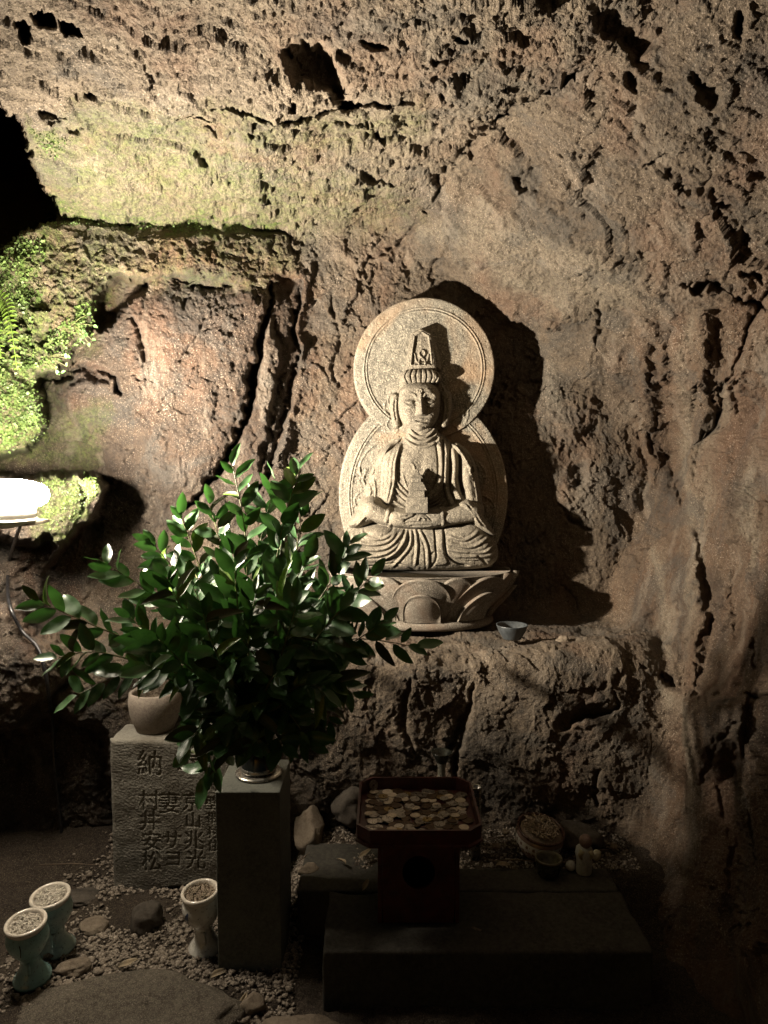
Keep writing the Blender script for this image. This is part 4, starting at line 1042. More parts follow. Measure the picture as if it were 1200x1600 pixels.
beam_d = bpy.data.lights.new('lantern_beam', 'SPOT'); beam_d.energy = BEAM_W; beam_d.color = LAMP_COLOR; beam_d.spot_size = R(170); beam_d.spot_blend = 1.0; beam_d.shadow_soft_size = .022
beam = bpy.data.objects.new('lantern_beam', beam_d); COL.objects.link(beam); beam.location = LP+Vector((.118, -.05, .062)); beam.rotation_euler = Vector((1.0, .55, .62)).to_track_quat('-Z', 'Y').to_euler()
beam.parent = lamp; beam.matrix_parent_inverse = Matrix.Translation(-LP)
# black supply cable
MAT_CABLE = plain_mat('black_rubber', (.02, .02, .022), .35, 0, .2, 50, spec=.6)
cpts = [LP+Vector((.03, .06, -.085))]
for (px, py) in ((16, 870), (12, 905), (15, 945), (34, 985), (58, 1010), (70, 1045), (76, 1085), (82, 1130), (86, 1200), (92, 1260), (98, 1320)):
    q_ = min((cave_at(px+dx__, py+dy__)[0].y for dx__ in (-6, 0, 6) for dy__ in (-8, 0, 8))); cpts.append(tuple(P(px, py, q_-.012)))
tag(tube('cable', spline([tuple(c_) for c_ in cpts], False, 5), .0062, MAT_CABLE, None, 10), 'black rubber cable running down the rock beneath the lantern', 'cable')

# ------------------------------------------------------------------ red offering stand and its coins
MAT_RED = plain_mat('red_lacquer', (.085, .018, .016), .38, 0, .3, 25, dark=(.035, .012, .010), spec=.5)
MAT_HOLE = plain_mat('hole_dark', (.01, .006, .005), .8, 0, .2, 25)
TZ = P(655, 1324, 1.985).z; TX = (P(557, 1300, 1.99).x+P(755, 1300, 1.99).x)/2; TW = .176; TY0 = 1.99; TY1 = TY0+.345; TH = .047
stand = empty('offering_stand', (TX, 2.14, .165), 'dark red lacquered offering stand with a cut-corner tray full of coins', 'offering stand')
def octo(hx, y0, y1, c_): cx = TX; return [(cx-hx+c_, y0), (cx+hx-c_, y0), (cx+hx, y0+c_), (cx+hx, y1-c_), (cx+hx-c_, y1), (cx-hx+c_, y1), (cx-hx, y1-c_), (cx-hx, y0+c_)]
def loft(name, rings, mat, parent, closed_top=False):
    vs, fs = [], []
    for r_ in rings: vs += r_
    k_ = len(rings[0])
    for i in range(len(rings)-1):
        for j in range(k_): fs.append((i*k_+j, i*k_+(j+1) % k_, (i+1)*k_+(j+1) % k_, (i+1)*k_+j))
    fs.append(tuple(range(k_))[::-1])
    if closed_top: fs.append(tuple(range(len(vs)-k_, len(vs))))
    me = bpy.data.meshes.new(name); me.from_pydata(vs, [], fs); me.update(); return link(name, me, mat, parent, False)
def ring(hx, y0, y1, c_, z_): return [(x_, y_, z_) for x_, y_ in octo(hx, y0, y1, c_)]
tr = loft('tray', [ring(TW-.006, TY0+.006, TY1-.006, .038, TZ-.006), ring(TW+.006, TY0-.006, TY1+.006, .040, TZ-.003), ring(TW+.006, TY0-.006, TY1+.006, .040, TZ+.003), ring(TW, TY0, TY1, .038, TZ+.005), ring(TW+.002, TY0-.002, TY1+.002, .038, TZ+TH-.003), ring(TW+.003, TY0-.003, TY1+.003, .038, TZ+TH),
                   ring(TW-.004, TY0+.004, TY1-.004, .036, TZ+TH), ring(TW-.006, TY0+.006, TY1-.006, .036, TZ+.008), ring(.02, TY0+.15, TY1-.15, .01, TZ+.0075)], MAT_RED, stand, True)
# foot with a round opening cut through its front board
fy0, fy1 = 2.045, 2.235; fh0, fh1 = .163, TZ-.007; fw = .118
bm = bmesh.new()
bm_box(bm, (TX-fw, fy0, fh0), (TX-fw+.012, fy1, fh1), .001); bm_box(bm, (TX+fw-.012, fy0, fh0), (TX+fw, fy1, fh1), .001); bm_box(bm, (TX-fw+.0125, fy1-.012, fh0), (TX+fw-.0125, fy1, fh1), .001)
link('stand_foot', from_bm('stand_foot', bm), MAT_RED, stand, False)
hc = ((TX), fh0+(fh1-fh0)*.60); hr = .047; vs, fs = [], []; nn = 32
for yy in (fy0+.001, fy0+.012):
    for j in range(nn):
        a_ = 2*math.pi*j/nn; ca, sa = math.cos(a_), math.sin(a_); vs.append((hc[0]+hr*ca, yy, hc[1]+hr*sa*1.05))
        k_ = min((fw-.013)/max(abs(ca), 1e-6), ((fh1-hc[1]) if sa > 0 else (hc[1]-fh0))/max(abs(sa), 1e-6)); vs.append((hc[0]+k_*ca, yy, hc[1]+k_*sa))
for j in range(nn):
    j2 = (j+1) % nn; a_, b_, c_, d_ = 2*j, 2*j+1, 2*j2+1, 2*j2; o2 = 2*nn
    fs += [(a_, b_, c_, d_), (o2+a_, o2+d_, o2+c_, o2+b_), (a_, d_, o2+d_, o2+a_), (b_, o2+b_, o2+c_, c_)]
me = bpy.data.meshes.new('front_board'); me.from_pydata(vs, [], fs); link('front_board', me, MAT_RED, stand, False)

def coin_mesh(name, r_, hole=0.0, th=.0017, n=24):
    pr = ([(hole, 0)] if hole else [(0, 0)])+[(r_*.97, 0), (r_, .0003), (r_, th-.0003), (r_*.97, th), (r_*.90, th), (r_*.88, th-.00025)]+([(hole*1.3, th-.00025), (hole*1.2, th), (hole, th), (hole, 0)] if hole else [(0, th-.00025)])
    v, f = lathe_np(pr, n); me = bpy.data.meshes.new(name); me.from_pydata([tuple(p) for p in v], [], f); me.update(); return me
CM = {'bronze': (plain_mat('old_bronze', (.13, .085, .05), .42, .75, .3, 90, dark=(.045, .03, .02)), 'tarnished bronze coin', 0.0, .0150),
      'silver': (plain_mat('coin_silver', (.52, .48, .42), .34, .85, .2, 220, dark=(.26, .23, .20)), 'dull silver coin', 0.0, .0148),
      'brass': (plain_mat('coin_brass', (.42, .31, .14), .38, .85, .25, 220, dark=(.20, .14, .06)), 'yellow holed coin', .0032, .0146),
      'holed': (plain_mat('coin_nickel', (.30, .26, .22), .40, .8, .25, 220, dark=(.10, .08, .06)), 'dark holed coin', .0030, .0150),
      'pale': (plain_mat('coin_aluminium', (.66, .58, .47), .45, .6, .15, 220, dark=(.45, .38, .30)), 'pale light-metal coin', 0.0, .0140)}
cmesh = {}
for kk, (mt, lb_, hole, r_) in CM.items():
    cmesh[kk] = coin_mesh('coin_'+kk, r_*1.08, hole); cmesh[kk].materials.append(mt)
kinds = ['bronze']*30+['silver']*34+['brass']*6+['holed']*10+['pale']*20
placed = []
random.seed(11)
cells = [(i, j) for i in range(11) for j in range(11)]
random.shuffle(cells)
for L_ in range(2):
    for ci, (i, j) in enumerate(cells):
        if L_ == 1 and random.random() < .50: continue
        x_ = TX-TW+.024+(i+.5+random.uniform(-.4, .4))*(2*TW-.048)/11; y_ = TY0+.024+(j+.5+random.uniform(-.4, .4))*(TY1-TY0-.048)/11
        if abs(x_-TX) > TW-.022 or y_ < TY0+.022 or y_ > TY1-.022: continue
        if min(abs(x_-TX-TW), abs(x_-TX+TW))+min(y_-TY0, TY1-y_) < .066: continue
        zc = TZ+.010+.0018*random.random() + L_*.0035
        for (ox, oy, oz) in placed:
            if (ox-x_)**2+(oy-y_)**2 < .020**2: zc = max(zc, oz+.0017)
        zc = min(zc, TZ+.010+.014); placed.append((x_, y_, zc))
        kk = random.choice(kinds) if L_ else random.choice(kinds+['bronze']*30)
        o = bpy.data.objects.new('coin', cmesh[kk]); COL.objects.link(o); o.location = (x_, y_, zc)
        o.rotation_euler = (random.uniform(-.07, .07), random.uniform(-.07, .07), random.uniform(0, 6)); s_ = random.choice((.86, .95, 1, 1, 1.1)); o.scale = (s_, s_, 1)
        ry_ = ('near edge', 'near side', 'middle', 'far side', 'far edge')[min(4, int((y_-TY0)/(TY1-TY0)*5))]; rx_ = ('left edge', 'left half', 'centre line', 'right half', 'right edge')[min(4, int((x_-TX+TW)/(2*TW)*5))]
        tag(o, ('large ' if s_ > 1.05 else 'small ' if s_ < .9 else '')+CM[kk][1]+(' on top' if L_ else ' underneath')+', '+ry_+' of the tray, '+rx_, 'coin', 'coins heaped in the red tray')
o = bpy.data.objects.new('coin', cmesh['holed']); COL.objects.link(o); o.location = (TX-TW+.042, TY1-.022, TZ+.030); o.rotation_euler = (R(72), 0, R(35))
tag(o, 'dark holed coin leaning upright in the far left corner of the red tray', 'coin', 'coins heaped in the red tray')

# ------------------------------------------------------------------ ceramic pedestal cups with rice and ash
def ceramic(name, base, grime, teal=0.0):
    m, nt, ns, lk, b = mat_new(name); c = obj_coord(nt)
    f, r = noise_fac(nt, 30, 5, .7, .45, .68, c); f2, _ = noise_fac(nt, 140, 3, .7, .60, .68, c)
    col = mix(nt, f, base, tuple(x*.72 for x in base)); col = mix(nt, mathn(nt, 'MULTIPLY', f2, .9), col, grime)
    lk.new(col, b.inputs['Base Color']); b.inputs['Roughness'].default_value = .22; b.inputs['Specular IOR Level'].default_value = .5; b.inputs['Coat Weight'].default_value = .3
    bump(nt, b, r, .3, .0008); return m
MAT_CER = ceramic('white_glaze', (.62, .60, .53), (.12, .08, .05)); MAT_TEAL = ceramic('celadon_glaze', (.26, .44, .41), (.10, .13, .12)); MAT_TEAL2 = ceramic('pale_celadon_glaze', (.34, .45, .42), (.10, .12, .11))
MAT_BLUE = plain_mat('cobalt_glaze', (.04, .07, .16), .25, 0, .3, 60); MAT_ROSE = plain_mat('rose_glaze', (.28, .09, .10), .3, 0, .3, 60)
MAT_RIM = ceramic('worn_rim', (.66, .60, .50), (.30, .22, .15))
MAT_ASH = stone_mat('pale_grit', (.30, .25, .19), (.52, .46, .37), (.72, .66, .56), 220, .9, .002)
MAT_ASHD = stone_mat('brown_ash', (.14, .10, .07), (.30, .23, .16), (.45, .37, .28), 160, .9, .002)
MAT_GRAIN = plain_mat('rice_grain', (.70, .64, .52), .6, 0, .15, 80)
MAT_STICK0 = plain_mat('burnt_stub', (.34, .27, .18), .8, 0, .3, 120)
def grains_mesh(M, r_, z0, n_, size, seed, up=.2):
    rr = np.random.default_rng(seed); v_all, f_all = [], []
    for k in range(n_):
        a_ = rr.uniform(0, 6.28); q_ = r_*math.sqrt(rr.uniform(0, 1)); az = rr.uniform(0, 6.28); el = rr.uniform(-up, up+.1)
        d_ = Vector((math.cos(az)*math.cos(el), math.sin(az)*math.cos(el), math.sin(el))); p_ = Vector((q_*math.cos(a_), q_*math.sin(a_), z0+rr.uniform(0, .004)))
        L_ = size*rr.uniform(.6, 1.4)
        v, f = tube_np([M @ (p_-d_*L_/2), M @ (p_), M @ (p_+d_*L_/2)], [size*.10, size*.17, size*.10], 5)
        o_ = len(v_all); v_all += [tuple(x_) for x_ in v]; f_all += [tuple(i+o_ for i in q2) for q2 in f]
    me = bpy.data.meshes.new('grains'); me.from_pydata(v_all, [], f_all); me.update(); return me
def goblet(px, py_foot, Yd, hgt, rad, mat, label, tilt, seed, ash, flower=False, crack_=False):
    d_ = P(px, py_foot, Yd); zg = gz(d_.x, Yd)+.001
    loc = Vector((d_.x, Yd, zg)); k = rad/.052; h = hgt/.205
    g = empty('ceramic_cup', tuple(loc), label, 'pedestal cup', 'ceramic pedestal cups on the gravel')
    rot = (tilt[0], tilt[1], 0)
    pr = [(0, .004), (.044*k, 0), (.049*k, .004*h), (.048*k, .012*h), (.040*k, .024*h), (.030*k, .042*h), (.0255*k, .065*h), (.026*k, .084*h), (.034*k, .096*h), (.045*k, .115*h), (.0525*k, .138*h), (.054*k, .155*h), (.050*k, .172*h), (.0465*k, .182*h)]
    lathe('cup_body', pr, mat, g, 48, loc, rot)
    lathe('cup_rim', [(.0465*k, .182*h), (.050*k, .188*h), (.053*k, .196*h), (.052*k, .203*h), (.047*k, .205*h), (.043*k, .201*h), (.041*k, .190*h), (.041*k, .180*h)], MAT_RIM, g, 48, loc, rot)
    M = Matrix.Translation(loc) @ Matrix.Rotation(rot[1], 4, 'Y') @ Matrix.Rotation(rot[0], 4, 'X')
    # filling, a lumpy disc
    n_ = 40; vs, fs = [tuple(M @ Vector((0, 0, .196*h)))], []
    for i in range(1, 9):
        for j in range(n_):
            a_ = 2*math.pi*j/n_; r_ = .0415*k*i/8; z_ = (.192+.006*math.sin(i*2.1+j*.5+seed)+.004*math.cos(j*1.3-i)*(i < 8))*h - .0035*(i/8)**2
            vs.append(tuple(M @ Vector((r_*math.cos(a_), r_*math.sin(a_), z_))))
    for j in range(n_): fs.append((0, 1+j, 1+(j+1) % n_))
    for i in range(7):
        for j in range(n_): fs.append((1+i*n_+j, 1+(i+1)*n_+j, 1+(i+1)*n_+(j+1) % n_, 1+i*n_+(j+1) % n_))
    me = bpy.data.meshes.new('filling'); me.from_pydata(vs, [], fs); fo = link('filling', me, ash, g)
    gm = link('grains', grains_mesh(M, .038*k, .198*h, 60 if flower else 120 if crack_ else 190, .012 if flower else .009, seed), MAT_STICK0 if flower else MAT_GRAIN, g); gm['kind'] = 'stuff'
    if flower:   # painted crest: a drop-shaped leaf and petals on the bowl
        def patch(name, a0, z0, wa, hz, mt, ang=0):
            vs, fs = [], []; n2 = 14
            for i in range(n2+1):
                s_ = i/n2; wv2 = math.sin(math.pi*s_)**.8*(1-.35*s_)
                for sd_ in (-1, 0, 1):
                    aa = a0+wa*wv2*sd_+ang*(s_-.5); zz = z0+hz*(s_-.5)
                    rr2 = float(np.interp(zz, [p[1] for p in pr[2:]], [p[0] for p in pr[2:]]))+.0007
                    vs.append(tuple(M @ Vector((rr2*math.cos(aa), rr2*math.sin(aa), zz))))
            for i in range(n2):
                for j in range(2): k_ = i*3+j; fs.append((k_, k_+1, k_+4, k_+3))
            me = bpy.data.meshes.new(name); me.from_pydata(vs, [], fs); link(name, me, mt, g)
        patch('blue_leaf', -2.25, .138*h, .19, .055*h, MAT_BLUE, .35); patch('rose_petal', -2.70, .146*h, .10, .028*h, MAT_ROSE, -.3); patch('rose_petal', -2.95, .138*h, .09, .026*h, MAT_ROSE, .3)
    if crack_:
        patch_pts = [M @ Vector((.0545*k*math.cos(-1.45), .0545*k*math.sin(-1.45), .170*h)), M @ Vector((.0550*k*math.cos(-1.42), .0550*k*math.sin(-1.42), .150*h)), M @ Vector((.0540*k*math.cos(-1.47), .0540*k*math.sin(-1.47), .130*h))]
        tube('glaze_crack', patch_pts, .0012, MAT_HOLE, g, 6)
    # moulded groove down the stem
    tube('stem_rib', [M @ Vector((.0275*k*math.cos(-1.3), .0275*k*math.sin(-1.3), z_*h)) for z_ in (.035, .05, .065, .08)], [.0045*k, .0042*k, .004*k, .004*k], mat, g, 10)
    return g
goblet(322, 1490, 2.16, .200, .056, MAT_CER, 'white ceramic pedestal cup with a blue leaf mark, tucked against the square pillar', (R(6), R(-3)), 3, MAT_ASHD, flower=True)
goblet(90, 1490, 2.17, .190, .058, MAT_TEAL2, 'pale green ceramic pedestal cup filled with grit, behind the cracked teal one', (R(7), R(-2)), 4, MAT_ASH)
goblet(52, 1550, 2.03, .190, .056, MAT_TEAL, 'teal ceramic pedestal cup with a dark crack down its side, nearest the corner', (R(7), R(-1)), 5, MAT_ASH, crack_=True)

# ------------------------------------------------------------------ things on the back of the platform
MAT_BURN = ceramic('brown_cream_glaze', (.22, .15, .12), (.12, .07, .05)); MAT_BROWN = plain_mat('brown_glaze', (.10, .05, .035), .3, 0, .3, 60)
bl = P(836, 1326, 2.44); bl.z = gz(bl.x, bl.y)+.004
bowl = empty('incense_bowl', tuple(bl), 'tilted ceramic incense bowl packed with burnt stick ends and ash', 'incense bowl')
rt = (R(12), R(8), 0)
lathe('bowl_body', [(0, .004), (.040, 0), (.044, .006), (.058, .022), (.076, .048), (.083, .072), (.082, .090), (.078, .098)], MAT_BURN, bowl, 56, bl, rt)
lathe('bowl_rim', [(.078, .098), (.082, .103), (.081, .109), (.076, .110), (.072, .104), (.070, .092)], MAT_BROWN, bowl, 56, bl, rt)
M = Matrix.Translation(bl) @ Matrix.Rotation(rt[1], 4, 'Y') @ Matrix.Rotation(rt[0], 4, 'X')
lathe('ash_fill', [(.071, .096), (.060, .103), (.045, .108), (.025, .110), (0, .111)], MAT_ASHD, bowl, 40, bl, rt, wob=.03)
MAT_STICK = plain_mat('burnt_sticks', (.36, .28, .19), .8, 0, .3, 120)
g_ = link('incense_stubs', grains_mesh(M, .058, .112, 230, .020, 9, .6), MAT_STICK, bowl); g_['kind'] = 'stuff'
vs, fs = [], []; nn = 60   # zigzag band painted round the bowl
def bowl_r(z_): return float(np.interp(z_, [.022, .048, .072, .090], [.058, .076, .083, .082]))+.0008
for j in range(nn+1):
    a_ = R(150)+R(170)*j/nn; zz = .060-(.018 if (j//3) % 2 else .0)*(1 if j % 3 else .5)
    for z_ in (.088, (.088+zz)/2, zz): vs.append(tuple(M @ Vector((bowl_r(z_)*math.cos(a_), bowl_r(z_)*math.sin(a_), z_))))
for j in range(nn):
    for i in range(2): k_ = j*3+i; fs.append((k_, k_+1, k_+4, k_+3))
me = bpy.data.meshes.new('zigzag_band'); me.from_pydata(vs, [], fs); link('zigzag_band', me, MAT_CER, bowl)
cp = PG(853, 1356, .161); MAT_DKCER = plain_mat('dark_glaze', (.05, .055, .045), .25, 0, .3, 40)
MAT_OLIVE = plain_mat('olive_rim', (.20, .18, .12), .35, 0, .3, 60)
cup = empty('dark_cup', (cp.x, 2.30, .161), 'small dark glazed cup with an olive rim, in front of the incense bowl', 'cup')
lathe('cup_body', [(0, .003), (.030, 0), (.036, .006), (.041, .030), (.0425, .050)], MAT_DKCER, cup, 40, (cp.x, 2.30, .161))
lathe('cup_rim', [(.0425, .050), (.0445, .054), (.043, .058), (.039, .056), (.037, .045), (.030, .008), (0, .006)], MAT_OLIVE, cup, 40, (cp.x, 2.30, .161))
# figurine: little stone child with a pale bib
fp = Vector((P(912, 1362, 2.31).x, 2.31, .161)); MAT_FIG = stone_mat('figurine_stone', (.30, .31, .30), (.42, .43, .40), (.55, .55, .50), 120, .5, .001); MAT_BIB = plain_mat('yellowed_cloth', (.55, .50, .33), .8, 0, .2, 90)
fg = empty('stone_figurine', tuple(fp), 'tiny grey stone child figurine with a round head and pale bib, beside the dark cup', 'figurine')
lathe('figurine_body', [(0, 0), (.017, 0), (.019, .004), (.018, .030), (.021, .050), (.019, .062), (.010, .070), (.0, .071)], MAT_FIG, fg, 28, fp)
lathe('figurine_head', [(0, 0)]+[(.0155*math.sin(math.pi*k/10), .0165*(1-math.cos(math.pi*k/10))) for k in range(1, 10)]+[(0, .033)], stone_mat('ruddy_stone', (.13, .09, .075), (.19, .13, .11), (.25, .18, .15), 120, .4, .001), fg, 24, fp+Vector((.002, -.004, .064)))
for sx in (-1, 1):
    a_ = fp+Vector((sx*.009, -.016, .064)); tube('bib', [a_, a_+Vector((sx*.006, -.002, -.010)), a_+Vector((sx*.001, -.001, -.022))], [.0065, .006, .002], MAT_BIB, fg, 8)
    if sx < 0: tube('robe_fold', [fp+Vector((-.008, -.019, .05)), fp+Vector((0, -.021, .03)), fp+Vector((.005, -.019, .008))], .0015, MAT_FIG, fg, 6)
for ch_ in [o_ for o_ in bpy.data.objects if o_.parent == fg]:
    ch_.data.transform(Matrix.Translation(fp) @ Matrix.Scale(1.35, 4) @ Matrix.Translation(-fp))
bp = Vector((P(892, 1345, 2.32).x, 2.322, .161)); tag(lathe('pebble_ball', [(0, 0)]+[(.0165*math.sin(math.pi*k/10), .0165*(1-math.cos(math.pi*k/10))) for k in range(1, 10)]+[(0, .033)], MAT_FIG, None, 24, bp), 'small smooth grey stone ball beside the figurine', 'stone ball')
cpz = P(931, 1332, 2.36); sh_me = rock_mesh('shell_piece', (.017, .010, .020), 6.1, 3, .4); so = link('shell_piece', sh_me, MAT_BIB); so.location = (cpz.x, 2.36, .190); tag(so, 'pale broken shell scrap standing just beyond the figurine', 'shell')
# flower vessel behind the tray
MAT_VCER = ceramic('grey_cream_glaze', (.34, .32, .26), (.10, .08, .06)); vp = P(690, 1216, 2.47); vp.z = gz(vp.x, 2.47)+.002; vtop = P(690, 1176, 2.47).z
hh = vtop-vp.z
fv = empty('flower_vessel', tuple(vp), 'slender footed ceramic vessel with a flared dark mouth, behind the red tray', 'vessel')
lathe('vessel_body', [(0, .002), (.030, 0), (.032, hh*.45), (.030, hh*.62), (.021, hh*.68), (.014, hh*.74), (.013, hh*.84), (.017, hh*.90)], MAT_VCER, fv, 36, vp)
lathe('vessel_mouth', [(.017, hh*.90), (.026, hh*.95), (.036, hh*1.0), (.037, hh*1.01), (.032, hh*1.0), (.02, hh*.93), (0, hh*.9)], MAT_DKCER, fv, 36, vp)
# small metal cup by the far tray corner
mp_ = P(744, 1229, 2.41); ms = empty('metal_cup', (mp_.x, 2.41, .15), 'tiny bright metal cup just past the far corner of the red tray', 'cup')
mz = mp_.z-.012
lathe('cup_wall', [(0, .15-mz), (.017, .15-mz), (.017, .0), (.020, .012), (.0195, .014), (.016, .010), (.014, -.01), (0, -.01)], MAT_STEEL, ms, 28, (mp_.x, 2.41, mz))
# cup and stone chip on the ledge
cl_ = P(800, 999, 2.80); lz = cave_at(800, 1000)[0]
MAT_BLUEGREY = plain_mat('blue_grey_glaze', (.06, .068, .072), .4, 0, .2, 60)
lc = Vector((P(800, 985, 2.72).x, 2.72, max(lz.z, P(800, 998, 2.72).z))); sc_ = 2.72/F_PX
tag(lathe('offering_cup', [(0, .002), (sc_*14, 0), (sc_*15, sc_*2), (sc_*21, sc_*12), (sc_*24.5, sc_*21), (sc_*25, sc_*23), (sc_*23, sc_*22.5), (sc_*19, sc_*12), (sc_*12, sc_*4), (0, sc_*3.5)], MAT_BLUEGREY, None, 44, lc), 'blue grey ceramic cup standing on the rock ledge beside the lotus pedestal', 'cup')
def rock_at(px, py, dims, seed, label, name='loose_rock', mat=None, cat='rock', yy=None, zoff=0, rot=0, flat=0.0, group='loose rocks on the ground', rough=.28):
    me = rock_mesh(name, dims, seed, 4, rough, flat); o = link(name, me, mat or MAT_RK)
    if yy is None:
        p_ = PG(px, py, 0.02)
        for _ in range(4): p_ = PG(px, py, gz(p_.x, p_.y)+dims[2]*.5)
        p_.z = gz(p_.x, p_.y)+dims[2]*.45+zoff
    else: p_ = P(px, py, yy)
    o.location = p_; o.rotation_euler = (0, 0, rot); return tag(o, label, cat, group)
MAT_RK = stone_mat('loose_rock', (.11, .085, .062), (.18, .145, .105), (.26, .215, .16), 60, .7, .003)
MAT_RKD = stone_mat('dark_rock', (.045, .038, .03), (.075, .063, .05), (.11, .095, .075), 60, .7, .003)
MAT_FLAG = stone_mat('flat_rock', (.055, .045, .034), (.11, .092, .07), (.24, .21, .16), 70, 1.0, .008, speck=(.38, .34, .27))
o = rock_at(880, 1004, (.030, .022, .026), 2.2, 'pale angular stone chip lying on the rock ledge past the blue grey cup', yy=2.68, group=None)
rock_at(228, 1432, (.060, .050, .060), 1.3, 'dark wedge-shaped rock on the gravel in front of the inscribed stone', mat=MAT_RKD)
rock_at(148, 1447, (.058, .04, .022), 2.9, 'low flat brown rock on the gravel behind the pale green cup')
rock_at(116, 1510, (.050, .036, .022), 3.4, 'small pale brown rock between the ceramic cups and the big flat rock')
rock_at(130, 1400, (.06, .05, .02), 5.4, 'dark flat stone at the foot of the inscribed stone', mat=MAT_RKD)
rock_at(394, 1566, (.042, .03, .028), 4.1, 'pale chunky rock on the dark soil in front of the square pillar')
rock_at(185, 1580, (.340, .190, .060), 7.7, 'broad flat speckled rock filling the near corner of the ground', mat=MAT_FLAG, flat=.45, zoff=-.028, rough=.20)
rock_at(478, 1610, (.115, .07, .045), 8.8, 'rounded buff rock at the front edge, below the gap beside the pillar', zoff=-.012)
rock_at(484, 1300, (.060, .08, .085), 9.3, 'tall blocky rock standing behind the square pillar', yy=2.56, group='rocks behind the stone platform')
rock_at(548, 1258, (.085, .08, .085), 10.2, 'rounded dark boulder behind the platform, beyond the blocky rock', mat=MAT_RKD, yy=2.62, group='rocks behind the stone platform')
rock_at(610, 1262, (.07, .05, .05), 11.2, 'dark low rock half hidden by the red tray', mat=MAT_RKD, yy=2.56, group='rocks behind the stone platform')
rock_at(482, 1362, (.035, .03, .030), 12.3, 'small pale stone on the short slab next to the square pillar', yy=2.33, group='rocks behind the stone platform')
rock_at(745, 1458, (.034, .016, .016), 13.5, 'crumpled pale lump lying on the front stone slab', yy=2.02, group=None, rough=.45)
rock_at(905, 1310, (.11, .05, .055), 14.5, 'dark brown rock in the hollow behind the figurine', mat=MAT_RKD, yy=2.47, group='rocks behind the stone platform')
for k, (px, py, yy, lb_) in enumerate(((775, 1322, 2.42, 'thumb-sized stone in the rubble beside the incense bowl'), (790, 1300, 2.46, 'small light stone against the incense bowl wall'), (960, 1322, 2.45, 'small stone at the end of the platform rubble'), (570, 1335, 2.48, 'little stone in the debris behind the red stand'), (528, 1345, 2.42, 'small brown stone in the debris between pillar and red stand'))):
    rock_at(px, py, (.016, .013, .011), 20+k*1.7, lb_, yy=yy, group='rocks behind the stone platform')
# fallen leaves and twigs
MAT_DEAD = plain_mat('dead_leaf', (.34, .27, .17), .7, 0, .25, 60); MAT_TWIG = plain_mat('twig', (.14, .10, .065), .8, 0, .3, 80)
def leaf_np(L_, w_, curl=.15, fold_=.35, n_=9, m_=2):
    vs, fs = [], []
    for i in range(n_+1):
        s_ = i/n_; ww = w_*.5*(math.sin(math.pi*min(1, s_**.92))**.72)*(1-.10*s_) if 0 < s_ < 1 else (.0006 if s_ == 0 else 0.0002)
        zc = -curl*L_*(s_*s_)+.02*L_*math.sin(s_*9)
        for j in range(-m_, m_+1):
            q_ = j/m_; vs.append((s_*L_, q_*ww, zc+abs(q_)**1.3*ww*fold_+.03*ww*math.sin(s_*14+q_*3)))
    w2 = 2*m_+1
    for i in range(n_):
        for j in range(2*m_): k_ = i*w2+j; fs.append((k_, k_+1, k_+w2+1, k_+w2))
    return np.array(vs), fs
def dead_leaf(px, py, L_, rot, seed, label, zz=None):
    v, f = leaf_np(L_, L_*.36, .25*(-1)**seed, .8); me = bpy.data.meshes.new('fallen_leaf'); me.from_pydata([tuple(p) for p in v], [], f); me.update()
    o = link('fallen_leaf', me, MAT_DEAD)
    p_ = PG(px, py, .02 if zz is None else zz)
    if zz is None: p_.z = gz(p_.x, p_.y)+.014
    o.location = p_; o.rotation_euler = (R(18), R(-6), rot); so = o.modifiers.new('thick', 'SOLIDIFY'); so.thickness = .0008
    tag(o, label, 'fallen leaf', 'fallen leaves on the ground')
dead_leaf(184, 1512, .062, .15, 1, 'curled tan fallen leaf at the edge of the big flat rock')
dead_leaf(328, 1525, .062, .75, 2, 'pale fallen leaf beside the foot of the white cup')
dead_leaf(372, 1572, .050, 1.3, 3, 'fallen leaf in front of the square pillar near the chunky rock')
dead_leaf(566, 1392, .045, 1.2, 1, 'upturned pale fallen leaf at the slab edge left of the red stand', .175)
dead_leaf(540, 1350, .05, 2.2, 2, 'dark curled leaf in the debris on the short slab', .178)
dead_leaf(560, 1340, .05, .6, 3, 'brown leaf fragment in the debris behind the red stand', .18)
dead_leaf(775, 1352, .05, .1, 2, 'thin leaf under the incense bowl edge', .175)
for k, (a_, b_, lb_) in enumerate((((60, 1352, 2.45), (160, 1352, 2.42), 'thin dark twig on the ground beside the inscribed stone'), ((950, 1328, 2.40), (925, 1335, 2.36), 'short twig beside the figurine'), ((760, 1312, 2.44), (805, 1308, 2.45), 'thin twig leaning on the incense bowl'),
                                   ((770, 1345, 2.36), (845, 1347, 2.34), 'long dry twig in front of the incense bowl'), ((500, 1350, 2.4), (545, 1338, 2.46), 'dry twig in the debris on the short slab'), ((468, 1345, 2.38), (500, 1325, 2.5), 'bent twig beside the square pillar'))):
    pa = P(*a_); pb = P(*b_)
    pm = (pa+pb)/2+Vector((0, 0, .006)); pa.z = max(pa.z, gz(pa.x, pa.y)+.004)
    tag(tube('twig', [pa, pm, pb], [.0022, .0025, .0015], MAT_TWIG, None, 6), lb_, 'twig', 'dry twigs on the ground')
